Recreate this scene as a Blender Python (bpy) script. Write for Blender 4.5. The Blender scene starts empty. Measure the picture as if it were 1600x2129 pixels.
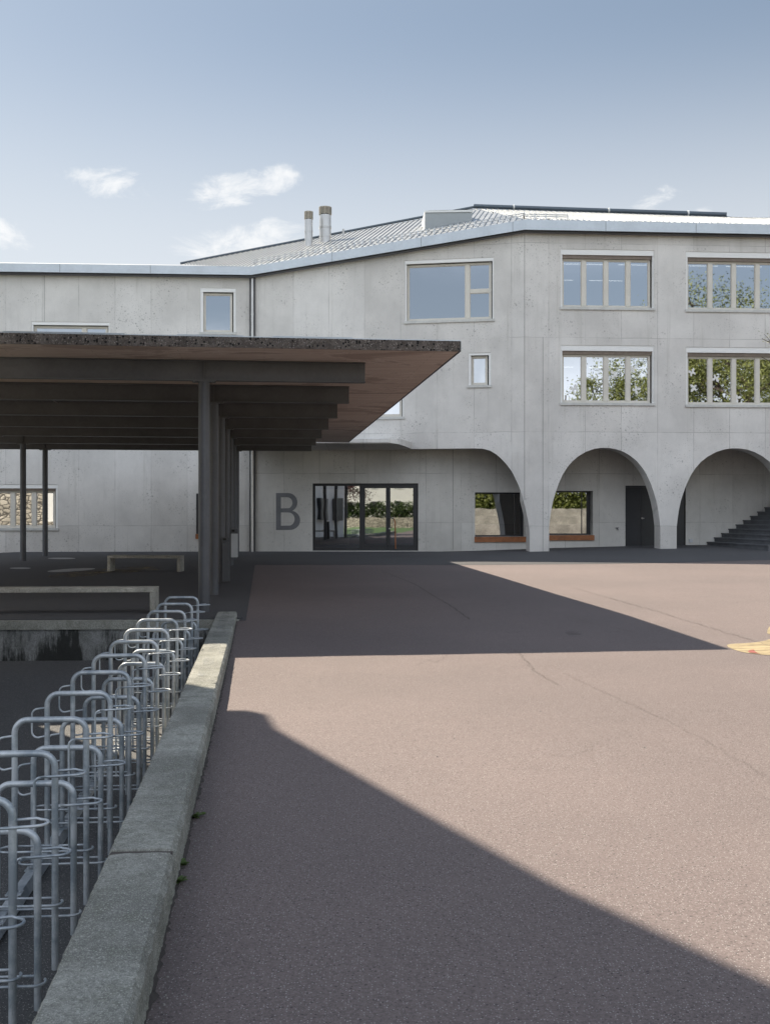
import bpy, bmesh, math, random
from mathutils import Vector, Matrix
from mathutils.geometry import tessellate_polygon
random.seed(7)
S = bpy.context.scene
COL = S.collection
R = math.radians

# ------------------------------------------------------------ camera
F = 2200.0; HY = 1062.0; EYE = 1.5            # focal length in photo pixels, horizon row, eye height
cam = bpy.data.cameras.new('camera'); camo = bpy.data.objects.new('camera', cam); COL.objects.link(camo)
camo.location = (0, 0, EYE); camo.rotation_euler = (R(90), 0, 0)
cam.sensor_fit = 'HORIZONTAL'; cam.sensor_width = 36; cam.lens = 36 * F / 1600
cam.shift_y = -2.5 / 1600
cam.clip_start = 0.05; cam.clip_end = 3000
S.camera = camo
S.view_settings.view_transform = 'Standard'; S.view_settings.look = 'None'
S.view_settings.gamma = 1; S.view_settings.use_curve_mapping = False
S.view_settings.exposure = 1.5
S.cycles.max_bounces = 8; S.cycles.transparent_max_bounces = 8
S.cycles.caustics_reflective = False; S.cycles.caustics_refractive = False

# ------------------------------------------------------------ sun and sky
SX, SY = 0.72, -0.725                           # shadow shift per metre of height
SUNV = Vector((-SX, -SY, 1)).normalized()
sun = bpy.data.lights.new('sun', 'SUN'); suno = bpy.data.objects.new('sun', sun); COL.objects.link(suno)
sun.energy = 3.8; sun.angle = R(0.55); sun.color = (1, 0.89, 0.72)
suno.rotation_euler = SUNV.to_track_quat('Z', 'Y').to_euler(); suno.location = (-20, 20, 40)

W = bpy.data.worlds.new('World'); S.world = W; W.use_nodes = True
nt = W.node_tree; nt.nodes.clear()
class G:
    """tiny node-graph helper"""
    def __init__(s, nt): s.nt = nt
    def n(s, t, **kw):
        nd = s.nt.nodes.new(t)
        ins = kw.pop('ins', {})
        for k, v in kw.items(): setattr(nd, k, v)
        for k, v in ins.items():
            if isinstance(v, bpy.types.NodeSocket): s.nt.links.new(v, nd.inputs[k])
            else: nd.inputs[k].default_value = v
        return nd
    def m(s, op, a, b=None, c=None, clamp=False):
        nd = s.nt.nodes.new('ShaderNodeMath'); nd.operation = op; nd.use_clamp = clamp
        for i, v in enumerate((a, b, c)):
            if v is None: continue
            if isinstance(v, bpy.types.NodeSocket): s.nt.links.new(v, nd.inputs[i])
            else: nd.inputs[i].default_value = v
        return nd.outputs[0]
    def mix(s, f, a, b, mode='MIX'):
        nd = s.nt.nodes.new('ShaderNodeMix'); nd.data_type = 'RGBA'; nd.blend_type = mode
        for i, v in ((0, f), (6, a), (7, b)):
            if isinstance(v, bpy.types.NodeSocket): s.nt.links.new(v, nd.inputs[i])
            elif i == 0: nd.inputs[0].default_value = v
            else: nd.inputs[i].default_value = (*v, 1) if len(v) == 3 else v
        return nd.outputs[2]
    def ramp(s, v, a, b):
        nd = s.nt.nodes.new('ShaderNodeMapRange'); nd.interpolation_type = 'SMOOTHSTEP'
        s.nt.links.new(v, nd.inputs[0]); nd.inputs[1].default_value = a; nd.inputs[2].default_value = b
        return nd.outputs[0]
g = G(nt)
sky = g.n('ShaderNodeTexSky', sky_type='NISHITA', sun_disc=False)
sky.sun_elevation = math.asin(SUNV.z)
sky.sun_rotation = math.atan2(SUNV.x, SUNV.y)
sky.altitude = 450; sky.air_density = 1.0; sky.dust_density = 1.2; sky.ozone_density = 1.0
geo = g.n('ShaderNodeTexCoord')
sep = g.n('ShaderNodeSeparateXYZ', ins={0: geo.outputs['Generated']})
ay = g.m('MAXIMUM', sep.outputs[1], 0.02)
su = g.m('DIVIDE', sep.outputs[0], ay); sv = g.m('DIVIDE', sep.outputs[2], ay)
cmb = g.n('ShaderNodeCombineXYZ', ins={0: su, 1: g.m('MULTIPLY', sv, 1.9), 2: 0.0})
nz = g.n('ShaderNodeTexNoise', ins={'Vector': cmb.outputs[0], 'Scale': 16.0, 'Detail': 12.0, 'Roughness': 0.68, 'Distortion': 0.5})
total = None
for (px, py, hx, hy, tilt, amt) in ((232, 380, 135, 34, -13, 1.0), (500, 388, 120, 36, 10, 1.0), (425, 405, 60, 22, 0, .8), (500, 505, 150, 48, 6, .85), (15, 482, 62, 36, -25, 1.0),
                              (603, 362, 24, 12, 0, .8), (402, 462, 28, 18, 0, .6), (1350, 428, 66, 30, 25, .75), (1420, 400, 50, 16, 28, .5), (1466, 440, 26, 14, 0, .8),
                              (-300, 430, 150, 60, 0, 1.0), (1900, 420, 150, 40, 0, .8), (760, 470, 90, 16, 5, .3)):
    cu, cv = (px - 800) / F, (HY - py) / F
    t = R(tilt); du = g.m('SUBTRACT', su, cu); dv = g.m('SUBTRACT', sv, cv)
    a = g.m('ADD', g.m('MULTIPLY', du, math.cos(t) * F / hx), g.m('MULTIPLY', dv, math.sin(t) * F / hx))
    b = g.m('ADD', g.m('MULTIPLY', du, -math.sin(t) * F / hy), g.m('MULTIPLY', dv, math.cos(t) * F / hy))
    r2 = g.m('ADD', g.m('MULTIPLY', a, a), g.m('MULTIPLY', b, b))
    msk = g.m('MULTIPLY', g.m('SUBTRACT', 1.0, g.m('MULTIPLY', r2, 0.5), clamp=True), amt)
    total = msk if total is None else g.m('MAXIMUM', total, msk)
front = g.m('GREATER_THAN', sep.outputs[1], 0.05)
total = g.m('MULTIPLY', total, front)
# unseen cloud bank, added behind the camera to fill the shaded facade
nb = g.n('ShaderNodeTexNoise', ins={'Vector': geo.outputs['Generated'], 'Scale': 3.2, 'Detail': 8.0, 'Roughness': 0.62})
back = g.m('MULTIPLY', g.ramp(sep.outputs[1], 0.15, -0.2), g.ramp(nb.outputs[0], 0.36, 0.58))
back = g.m('MULTIPLY', back, g.m('MULTIPLY', g.ramp(sep.outputs[2], 0.2, 0.36), g.ramp(sep.outputs[2], 0.9, 0.7)))
cl = g.ramp(g.m('ADD', g.m('MULTIPLY', nz.outputs[0], 1.5), g.m('MULTIPLY', total, 0.55)), 0.98, 1.42)
cl = g.m('MULTIPLY', cl, g.ramp(total, 0.0, 0.35))
cl = g.m('MULTIPLY', cl, 0.85)
hsv = g.n('ShaderNodeHueSaturation', ins={'Saturation': 0.78, 'Value': 1.0, 'Color': sky.outputs[0]})
gam = g.n('ShaderNodeGamma', ins={'Color': g.mix(1.0, hsv.outputs[0], (.2, .2, .2), 'MULTIPLY'), 'Gamma': 0.68})
skc = g.mix(1.0, gam.outputs[0], (3.25, 3.6, 3.85), 'MULTIPLY')
skc = g.mix(g.m('MULTIPLY', g.ramp(sep.outputs[2], 0.43, 0.19), g.m('ADD', 0.18, g.m('MULTIPLY', front, 0.48))), skc, (6.2, 6.35, 6.5))     # milky air towards the horizon
cc = g.mix(cl, skc, (7.1, 7.15, 7.2))
cc = g.mix(g.m('MULTIPLY', back, 0.92), cc, (15.4, 16.5, 18.2))      # bright cloud bank added behind the camera as fill light
low = g.m('MULTIPLY', g.ramp(sep.outputs[1], 0.05, -0.25), g.ramp(sep.outputs[2], 0.185, 0.11))  # bright low haze behind the camera, added to fill the lower walls
cc = g.mix(g.m('MULTIPLY', low, g.ramp(nb.outputs[0], .3, .55)), cc, (10.0, 10.5, 11.2))
bg = g.n('ShaderNodeBackground', ins={'Color': cc, 'Strength': 0.05})
g.n('ShaderNodeOutputWorld', ins={0: bg.outputs[0]})

# ------------------------------------------------------------ mesh helpers
def tagp(o, label=None, cat=None, group=None, kind=None):
    for k, v in (('label', label), ('category', cat), ('group', group), ('kind', kind)):
        if v: o[k] = v
    return o
def thing(name, loc, label, cat, group=None, rz=0):
    o = bpy.data.objects.new(name, None); COL.objects.link(o); o.location = loc
    o.rotation_euler.z = rz; o.empty_display_size = .3
    o['_w'] = 1; del o['_w']
    return tagp(o, label, cat, group)
class MB:
    def __init__(s): s.v = []; s.f = []; s.sm = []
    def add(s, vs, fs, smooth=False):
        b = len(s.v); s.v += [tuple(v) for v in vs]; s.f += [tuple(b + i for i in f) for f in fs]; s.sm += [smooth] * len(fs)
    def hexa(s, p):      # p: 8 points, bottom loop then top loop
        s.add(p, [(3, 2, 1, 0), (4, 5, 6, 7), (0, 1, 5, 4), (1, 2, 6, 5), (2, 3, 7, 6), (3, 0, 4, 7)])
    def box(s, x0, x1, y0, y1, z0, z1, fr=None):
        p = [(x0, y0, z0), (x1, y0, z0), (x1, y1, z0), (x0, y1, z0), (x0, y0, z1), (x1, y0, z1), (x1, y1, z1), (x0, y1, z1)]
        if fr: p = [fr(*q) for q in p]
        s.hexa(p)
    def prism(s, pts, z0, z1, fr=None):   # polygon in xy extruded in z
        n = len(pts); lo = [(x, y, z0) for x, y in pts]; hi = [(x, y, z1) for x, y in pts]
        if fr: lo = [fr(*q) for q in lo]; hi = [fr(*q) for q in hi]
        tri = tessellate_polygon([[Vector((x, y, 0)) for x, y in pts]])
        fs = [tuple(t) for t in tri] + [tuple(n + i for i in reversed(t)) for t in tri] + [(i, (i + 1) % n, n + (i + 1) % n, n + i) for i in range(n)]
        s.add(lo + hi, fs)
    def tube(s, path, r, seg=10, closed=False, smooth=True, fr=None, r2=None):
        P = [Vector(fr(*p)) if fr else Vector(p) for p in path]; n = len(P); vs = []
        prev = None
        for i, p in enumerate(P):
            a = P[(i - 1) % n] if (closed or i > 0) else P[i]; b = P[(i + 1) % n] if (closed or i < n - 1) else P[i]
            t = (b - a).normalized()
            if prev is None:
                u = t.orthogonal().normalized()
            else:
                u = (prev - t * prev.dot(t)); u = u.normalized() if u.length > 1e-6 else t.orthogonal().normalized()
            prev = u; w = t.cross(u)
            rr = r if r2 is None else r + (r2 - r) * i / (n - 1)
            vs += [p + (u * math.cos(2 * math.pi * k / seg) + w * math.sin(2 * math.pi * k / seg)) * rr for k in range(seg)]
        fs = []
        for i in range(n if closed else n - 1):
            j = (i + 1) % n
            fs += [(i * seg + k, i * seg + (k + 1) % seg, j * seg + (k + 1) % seg, j * seg + k) for k in range(seg)]
        s.add(vs, fs, smooth)
        if not closed:
            s.add(vs[:seg], [tuple(reversed(range(seg)))]); s.add(vs[-seg:], [tuple(range(seg))])
    def build(s, name, mat, parent=None, origin=None, bevel=0, label=None, cat=None, group=None, kind=None):
        me = bpy.data.meshes.new(name)
        if parent is not None:
            q = parent; off = Vector((0, 0, 0)); M = Matrix.Identity(4)
            chain = []
            while q is not None: chain.append(q); q = q.parent
            for q in reversed(chain): M = M @ (Matrix.Translation(q.location) @ Matrix.Rotation(q.rotation_euler.z, 4, 'Z'))
            inv = M.inverted(); vs = [inv @ Vector(v) for v in s.v]
        elif origin is not None: vs = [Vector(v) - Vector(origin) for v in s.v]
        else: vs = s.v
        me.from_pydata([tuple(v) for v in vs], [], s.f)
        me.polygons.foreach_set('use_smooth', s.sm)
        me.update()
        bm = bmesh.new(); bm.from_mesh(me); bmesh.ops.remove_doubles(bm, verts=bm.verts, dist=1e-6) if bevel else None
        bmesh.ops.recalc_face_normals(bm, faces=bm.faces)
        bm.to_mesh(me); bm.free()
        me.materials.append(mat)
        o = bpy.data.objects.new(name, me); COL.objects.link(o)
        if parent is not None: o.parent = parent
        elif origin is not None: o.location = origin
        if bevel:
            md = o.modifiers.new('bevel', 'BEVEL'); md.width = bevel; md.segments = 2; md.limit_method = 'ANGLE'; md.harden_normals = False
        return tagp(o, label, cat, group, kind)
def copy_tree(root, loc, rz=None):
    def rec(o, par):
        c = o.copy(); COL.objects.link(c); c.parent = par
        for ch in o.children: rec(ch, c)
        return c
    c = rec(root, None); c.location = loc
    if rz is not None: c.rotation_euler.z = rz
    return c
def arc(c, a0, a1, r, n=5, ax=(1, 0, 0), ay=(0, 0, 1)):
    c = Vector(c); ax = Vector(ax); ay = Vector(ay)
    return [c + (ax * math.cos(R(a0 + (a1 - a0) * i / n)) + ay * math.sin(R(a0 + (a1 - a0) * i / n))) * r for i in range(n + 1)]

# ------------------------------------------------------------ materials
def mat(name):
    m = bpy.data.materials.new(name); m.use_nodes = True; nt = m.node_tree; nt.nodes.clear()
    gg = G(nt); b = gg.n('ShaderNodeBsdfPrincipled'); gg.n('ShaderNodeOutputMaterial', ins={0: b.outputs[0]})
    return m, gg, b
def L(gg, a, b): gg.nt.links.new(a, b)
def pos(gg): return gg.n('ShaderNodeNewGeometry').outputs['Position']
def noise(gg, vec, sc, det=4, rough=.6, dist=0):
    return gg.n('ShaderNodeTexNoise', ins={'Vector': vec, 'Scale': sc, 'Detail': det, 'Roughness': rough, 'Distortion': dist}).outputs[0]
def scale(gg, vec, s):
    return gg.n('ShaderNodeMapping', ins={'Vector': vec, 'Scale': s}).outputs[0]
def bump(gg, b, h, st=.3, d=.01):
    nd = gg.n('ShaderNodeBump', ins={'Strength': st, 'Distance': d, 'Height': h}); L(gg, nd.outputs[0], b.inputs['Normal'])
def plain(name, col, rough=.5, metal=0, var=.12, sc=3, bmp=0, spec=.5):
    m, q, b = mat(name); p = pos(q)
    n1 = noise(q, p, sc, 5); n2 = noise(q, p, sc * 9, 3)
    f = q.ramp(q.m('ADD', q.m('MULTIPLY', n1, .7), q.m('MULTIPLY', n2, .3)), .3, .7)
    L(q, q.mix(f, tuple(c * (1 - var) for c in col), tuple(min(1, c * (1 + var)) for c in col)), b.inputs['Base Color'])
    L(q, q.m('ADD', rough - .06, q.m('MULTIPLY', n1, .12)), b.inputs['Roughness'])
    b.inputs['Metallic'].default_value = metal; b.inputs['Specular IOR Level'].default_value = spec
    if bmp: bump(q, b, n2, bmp, .004)
    return m
def concrete(name, col=(.43, .43, .42), rowh=3.2, z0=4.2, bw=1.25, x0=0, pores=1.0, stain=1.0):
    m, q, b = mat(name); p = pos(q); s = q.n('ShaderNodeSeparateXYZ', ins={0: p})
    v = q.n('ShaderNodeCombineXYZ', ins={0: q.m('SUBTRACT', s.outputs[0], x0), 1: q.m('SUBTRACT', s.outputs[2], z0), 2: 0.0}).outputs[0]
    wob = q.n('ShaderNodeVectorMath', operation='MULTIPLY_ADD', ins={0: q.n('ShaderNodeTexNoise', ins={'Vector': p, 'Scale': 1.3}).outputs[1], 1: (.025, .05, 0), 2: v}).outputs[0]
    br = q.n('ShaderNodeTexBrick', offset=0.0, squash=1.0, ins={'Vector': wob, 'Color1': (.30, .30, .30, 1), 'Color2': (.70, .70, .70, 1), 'Mortar': (.5, .5, .5, 1), 'Scale': 1.0,
                 'Mortar Size': .014, 'Mortar Smooth': .6, 'Bias': 0.0, 'Brick Width': bw, 'Row Height': rowh})
    n_big = noise(q, p, .55, 5, .62); n_mid = noise(q, scale(q, p, (1, 1, .35)), 4, 6, .65); n_f = noise(q, p, 38, 3, .6)
    n_blotch = noise(q, p, 1.8, 7, .7, .4)
    drip = noise(q, scale(q, p, (5, 5, .22)), 1.0, 6, .7)
    base = q.mix(q.ramp(n_big, .3, .7), tuple(c * .87 for c in col), tuple(c * 1.09 for c in col))
    base = q.mix(.4, base, br.outputs[0], 'SOFT_LIGHT')
    base = q.mix(q.m('MULTIPLY', q.ramp(n_mid, .5, .85), .30), base, tuple(c * .62 for c in col))
    base = q.mix(q.m('MULTIPLY', q.ramp(n_blotch, .55, .8), .25), base, (col[0] * 1.25, col[1] * 1.22, col[2] * 1.15))
    base = q.mix(q.m('MULTIPLY', q.ramp(drip, .54, .74), .36 * stain), base, (col[0] * .60, col[1] * .60, col[2] * .56))
    base = q.mix(q.m('MULTIPLY', q.ramp(n_f, .3, .7), .16), base, tuple(c * .7 for c in col))
    # joints between shuttering boards, fading in and out
    jf = q.m('MULTIPLY', br.outputs[1], q.m('ADD', .12, q.m('MULTIPLY', q.ramp(noise(q, p, .9, 3), .4, .62), .42)))
    base = q.mix(jf, base, tuple(c * .4 for c in col))
    # blow holes
    vo = q.n('ShaderNodeTexVoronoi', ins={'Vector': p, 'Scale': 6.0, 'Randomness': 1.0}).outputs[0]
    vo2 = q.n('ShaderNodeTexVoronoi', ins={'Vector': p, 'Scale': 15.0, 'Randomness': 1.0}).outputs[0]
    pm = q.ramp(noise(q, p, .8, 4, .65), .42, .66)
    hole = q.m('MAXIMUM', q.m('MULTIPLY', q.m('LESS_THAN', vo, .17), pm), q.m('MULTIPLY', q.m('LESS_THAN', vo2, .24), q.m('MULTIPLY', pm, .8)))
    base = q.mix(q.m('MULTIPLY', hole, .55 * pores), base, tuple(c * .3 for c in col))
    L(q, base, b.inputs['Base Color']); b.inputs['Roughness'].default_value = .78; b.inputs['Specular IOR Level'].default_value = .3
    h = q.m('SUBTRACT', q.m('ADD', q.m('MULTIPLY', n_f, .4), q.m('MULTIPLY', n_mid, .5)), q.m('ADD', q.m('MULTIPLY', hole, .8), q.m('MULTIPLY', br.outputs[1], .8)))
    bump(q, b, h, .35, .01)
    return m
def asphalt(name, col, speck=.5, speckcol=(.4, .4, .42), pale=(1.25, 1.22, 1.2), crack=True):
    m, q, b = mat(name); p = pos(q)
    big = noise(q, p, .22, 5, .6); mid = noise(q, scale(q, p, (1, 2.2, 1)), 1.1, 6, .65); fine = noise(q, p, 75, 4, .8); fine2 = noise(q, p, 150, 3, .85)
    base = q.mix(q.ramp(big, .3, .72), tuple(c * .88 for c in col), tuple(c * k for c, k in zip(col, pale)))
    base = q.mix(q.m('MULTIPLY', q.ramp(mid, .45, .8), .25), base, tuple(c * .68 for c in col))
    base = q.mix(q.m('MULTIPLY', q.ramp(fine, .40, .56), .62), base, tuple(c * .42 for c in col))
    base = q.mix(q.m('MULTIPLY', q.ramp(fine2, .46, .60), .5), base, tuple(min(1, c * 2.0) for c in col))
    vo = q.n('ShaderNodeTexVoronoi', ins={'Vector': p, 'Scale': 95.0}); vd = q.m('LESS_THAN', vo.outputs[0], .26)
    pick = q.m('GREATER_THAN', q.n('ShaderNodeSeparateXYZ', ins={0: vo.outputs[1]}).outputs[0], .55)
    base = q.mix(q.m('MULTIPLY', q.m('MULTIPLY', vd, pick), speck), base, speckcol)
    vob = q.n('ShaderNodeTexVoronoi', ins={'Vector': p, 'Scale': 60.0}); pk = q.m('GREATER_THAN', q.n('ShaderNodeSeparateXYZ', ins={0: vob.outputs[1]}).outputs[1], .86)
    base = q.mix(q.m('MULTIPLY', q.m('MULTIPLY', q.m('LESS_THAN', vob.outputs[0], .3), pk), .7), base, tuple(c * .3 for c in col))
    ck = 0
    if crack:
        wv = q.n('ShaderNodeVectorMath', operation='MULTIPLY_ADD', ins={0: q.n('ShaderNodeTexNoise', ins={'Vector': p, 'Scale': 1.7, 'Detail': 5.0}).outputs[1], 1: (.9, .9, 0), 2: p}).outputs[0]
        vc = q.n('ShaderNodeTexVoronoi', feature='DISTANCE_TO_EDGE', ins={'Vector': wv, 'Scale': 1.1}).outputs[0]
        ck = q.m('MULTIPLY', q.m('LESS_THAN', vc, .006), q.ramp(noise(q, p, .42, 3), .56, .68))
        base = q.mix(q.m('MULTIPLY', ck, .45), base, tuple(c * .35 for c in col))
    L(q, base, b.inputs['Base Color'])
    b.inputs['Roughness'].default_value = .82; b.inputs['Specular IOR Level'].default_value = .35
    h = q.m('ADD', q.m('MULTIPLY', fine, .6), q.m('MULTIPLY', fine2, .5))
    bump(q, b, h, .55, .008)
    return m
M = {}
M['wall'] = concrete('fair_faced_concrete', (.66, .64, .615), x0=.55)
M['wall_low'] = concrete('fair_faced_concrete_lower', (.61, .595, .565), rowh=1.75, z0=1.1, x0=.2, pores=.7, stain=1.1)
M['court'] = asphalt('red_asphalt', (.152, .124, .121), speck=.62, speckcol=(.46, .44, .43))
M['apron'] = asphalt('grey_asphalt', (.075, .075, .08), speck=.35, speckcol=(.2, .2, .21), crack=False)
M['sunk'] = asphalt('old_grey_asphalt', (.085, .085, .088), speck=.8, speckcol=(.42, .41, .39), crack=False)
M['zinc'] = plain('zinc_sheet', (.50, .54, .58), .42, .55, .08, 1.2)
M['roofmetal'] = plain('roof_metal', (.50, .52, .54), .36, .8, .08, 1.0)
M['white'] = plain('white_aluminium', (.78, .78, .77), .4, 0, .03, 2)
M['greige'] = plain('greige_frame', (.62, .59, .53), .5, 0, .05, 3)
M['blind'] = plain('blind_slats', (.32, .26, .22), .45, .3, .2, 8)
M['sillm'] = plain('concrete_sill', (.54, .54, .52), .7, 0, .12, 5)
M['dark'] = plain('anthracite_frame', (.035, .036, .04), .42, .1, .12, 3)
M['steel'] = plain('anthracite_steel', (.115, .113, .118), .4, .15, .16, 2.2, .15)
M['steelcol'] = plain('grey_painted_steel', (.088, .09, .10), .42, .1, .14, 2.0)
M['duct'] = plain('stainless_duct', (.55, .54, .53), .35, .7, .10, 3)
M['galvdark'] = plain('dark_ridge_tube', (.11, .135, .165), .4, .4, .1, 2)
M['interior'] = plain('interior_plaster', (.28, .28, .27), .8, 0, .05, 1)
M['wood'] = plain('oiled_larch', (.30, .115, .045), .5, 0, .3, 6)
M['binwhite'] = plain('pale_grey_lacquer', (.55, .57, .60), .4, 0, .05, 6)
M['black'] = plain('black_slot', (.01, .01, .01), .7, 0, .05, 3)
M['letter'] = plain('painted_letter', (.175, .178, .19), .75, 0, .15, 4)
M['stepm'] = plain('dark_stone_step', (.10, .105, .115), .6, 0, .25, 3, .2)
M['paper'] = plain('white_paper', (.75, .75, .73), .8, 0, .03, 5)
M['curtain'] = plain('cream_curtain', (.72, .68, .55), .8, 0, .08, 6)
M['joint'] = plain('dark_joint', (.12, .12, .12), .9, 0, .2, 5)  # dark grey of the wall and fascia joint lines
M['crack'] = plain('crack_line', (.10, .083, .077), .95, 0, .3, 20)
M['soil'] = plain('crack_dirt', (.07, .06, .055), .95, 0, .3, 20)
M['house'] = plain('white_render', (.76, .76, .74), .85, 0, .06, 1, .2)
M['tile'] = plain('brown_roof', (.16, .09, .07), .8, 0, .3, 5)
M['bark'] = plain('bark', (.075, .06, .05), .9, 0, .35, 8, .6)
M['grass'] = plain('grass', (.08, .14, .035), .9, 0, .4, 6, .5)

def galv():
    m, q, b = mat('galvanised_steel'); p = pos(q)
    v = q.n('ShaderNodeTexVoronoi', ins={'Vector': scale(q, p, (1, 1, .5)), 'Scale': 26.0}).outputs[1]
    sv = q.n('ShaderNodeSeparateXYZ', ins={0: v}).outputs[0]
    n = noise(q, p, 5, 6, .7); n2 = noise(q, scale(q, p, (1, 1, .3)), 22, 4, .7)
    c = q.mix(q.ramp(n, .38, .62), (.24, .28, .32), (.50, .53, .56)); c = q.mix(q.m('MULTIPLY', sv, .22), c, (.55, .57, .6))
    c = q.mix(q.m('MULTIPLY', q.ramp(n2, .55, .75), .35), c, (.20, .22, .24))
    L(q, c, b.inputs['Base Color']); b.inputs['Metallic'].default_value = .45
    L(q, q.m('ADD', .34, q.m('MULTIPLY', n, .28)), b.inputs['Roughness'])
    bump(q, b, n2, .1, .003)
    return m
M['galv'] = galv()

def weathered(name, col, moss=.35, streak=0.0):
    m, q, b = mat(name); p = pos(q)
    big = noise(q, p, 1.2, 6, .65); mid = noise(q, p, 7, 7, .72); fine = noise(q, p, 60, 4, .75); grit = noise(q, p, 190, 2, .8)
    c = q.mix(q.ramp(big, .36, .64), tuple(x * .58 for x in col), tuple(x * 1.2 for x in col))
    c = q.mix(q.m('MULTIPLY', q.ramp(mid, .42, .66), .65), c, (col[0] * .42, col[1] * .43, col[2] * .38))
    c = q.mix(q.m('MULTIPLY', q.ramp(fine, .42, .62), .55), c, tuple(x * .38 for x in col))
    c = q.mix(q.m('MULTIPLY', q.ramp(grit, .5, .64), .5), c, tuple(min(1, x * 1.8) for x in col))
    vo = q.n('ShaderNodeTexVoronoi', ins={'Vector': p, 'Scale': 85.0}); pk = q.m('GREATER_THAN', q.n('ShaderNodeSeparateXYZ', ins={0: vo.outputs[1]}).outputs[0], .8)
    c = q.mix(q.m('MULTIPLY', q.m('MULTIPLY', q.m('LESS_THAN', vo.outputs[0], .3), pk), .5), c, tuple(min(1, x * 1.7) for x in col))
    pt = q.n('ShaderNodeTexVoronoi', ins={'Vector': p, 'Scale': 33.0}); pk2 = q.m('GREATER_THAN', q.n('ShaderNodeSeparateXYZ', ins={0: pt.outputs[1]}).outputs[1], .78)
    pit = q.m('MULTIPLY', q.m('LESS_THAN', pt.outputs[0], .16), pk2)
    c = q.mix(q.m('MULTIPLY', pit, .6), c, tuple(x * .25 for x in col))
    if streak:
        st = noise(q, scale(q, p, (3, 3, .5)), 1.1, 7, .75); s = q.n('ShaderNodeSeparateXYZ', ins={0: p})
        c = q.mix(q.m('MULTIPLY', q.ramp(q.m('SUBTRACT', st, q.m('MULTIPLY', s.outputs[2], .25)), .52, .66), streak), c, (.02, .021, .02))
    L(q, c, b.inputs['Base Color']); b.inputs['Roughness'].default_value = .88; b.inputs['Specular IOR Level'].default_value = .25
    bump(q, b, q.m('SUBTRACT', q.m('ADD', q.m('MULTIPLY', fine, .7), q.m('ADD', q.m('MULTIPLY', grit, .35), q.m('MULTIPLY', mid, .8))), pit), .6, .012)
    return m
M['coping'] = weathered('weathered_precast', (.30, .30, .275))
M['retain'] = weathered('stained_concrete', (.26, .265, .265), streak=.92)
M['benchc'] = weathered('bench_concrete', (.46, .44, .40))
def aggregate():
    m, q, b = mat('exposed_aggregate'); p = pos(q)
    n = noise(q, p, 6, 6, .7); f = noise(q, p, 55, 3, .8)
    v1 = q.n('ShaderNodeTexVoronoi', ins={'Vector': p, 'Scale': 26.0}); v2 = q.n('ShaderNodeTexVoronoi', ins={'Vector': p, 'Scale': 44.0})
    p1 = q.m('GREATER_THAN', q.n('ShaderNodeSeparateXYZ', ins={0: v1.outputs[1]}).outputs[0], .72); p2 = q.m('GREATER_THAN', q.n('ShaderNodeSeparateXYZ', ins={0: v2.outputs[1]}).outputs[1], .62)
    c = q.mix(q.ramp(n, .35, .65), (.085, .07, .062), (.17, .145, .13)); c = q.mix(q.m('MULTIPLY', q.ramp(f, .4, .6), .5), c, (.04, .035, .033))
    c = q.mix(q.m('MULTIPLY', q.m('MULTIPLY', q.m('LESS_THAN', v2.outputs[0], .34), p2), .5), c, (.42, .38, .35))
    hole = q.m('MULTIPLY', q.m('LESS_THAN', v1.outputs[0], .42), p1); c = q.mix(hole, c, (.008, .007, .007))
    L(q, c, b.inputs['Base Color']); b.inputs['Roughness'].default_value = .9
    bump(q, b, q.m('SUBTRACT', f, hole), .6, .02); return m
M['fasciac'] = aggregate()

def soffit():
    m, q, b = mat('stained_soffit'); p = pos(q)
    r = q.n('ShaderNodeMapping', ins={'Vector': p, 'Rotation': (0, 0, R(-6.5)), 'Scale': (.35, 6.0, 1)}).outputs[0]
    grain = noise(q, r, 2.2, 6, .7); big = noise(q, p, .5, 5, .6)
    c = q.mix(q.ramp(grain, .3, .7), (.68, .56, .48), (.82, .71, .63)); c = q.mix(q.m('MULTIPLY', q.ramp(big, .4, .7), .3), c, (.48, .36, .30))
    s = q.n('ShaderNodeMapping', ins={'Vector': p, 'Rotation': (0, 0, R(-6.5)), 'Scale': (.6, 1.1, 1)}).outputs[0]
    blot = noise(q, s, .9, 6, .62, .6)
    line = q.m('SUBTRACT', 1.0, q.m('MULTIPLY', q.m('ABSOLUTE', q.m('SUBTRACT', blot, .53)), 70.0), clamp=True)
    c = q.mix(q.m('MULTIPLY', q.ramp(blot, .53, .60), .42), c, (.28, .19, .155))
    c = q.mix(q.m('MULTIPLY', line, .7), c, (.85, .75, .68))
    brd = q.n('ShaderNodeTexBrick', offset=.5, ins={'Vector': q.n('ShaderNodeMapping', ins={'Vector': p, 'Rotation': (0, 0, R(-6.5))}).outputs[0], 'Color1': (.4, .4, .4, 1), 'Color2': (.6, .6, .6, 1),
              'Mortar': (.5, .5, .5, 1), 'Scale': 1.0, 'Mortar Size': .006, 'Brick Width': 2.4, 'Row Height': .17})
    c = q.mix(.25, c, brd.outputs[0], 'SOFT_LIGHT'); c = q.mix(q.m('MULTIPLY', brd.outputs[1], .3), c, (.2, .14, .11))
    L(q, c, b.inputs['Base Color']); b.inputs['Roughness'].default_value = .8
    bump(q, b, grain, .3, .006)
    return m
M['soffit'] = soffit()
M['softlit'] = plain('bounce_lit_soffit', (.72, .60, .50), .8, 0, .08, 2)  # paler tan, bounced ground light put into the colour

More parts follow.
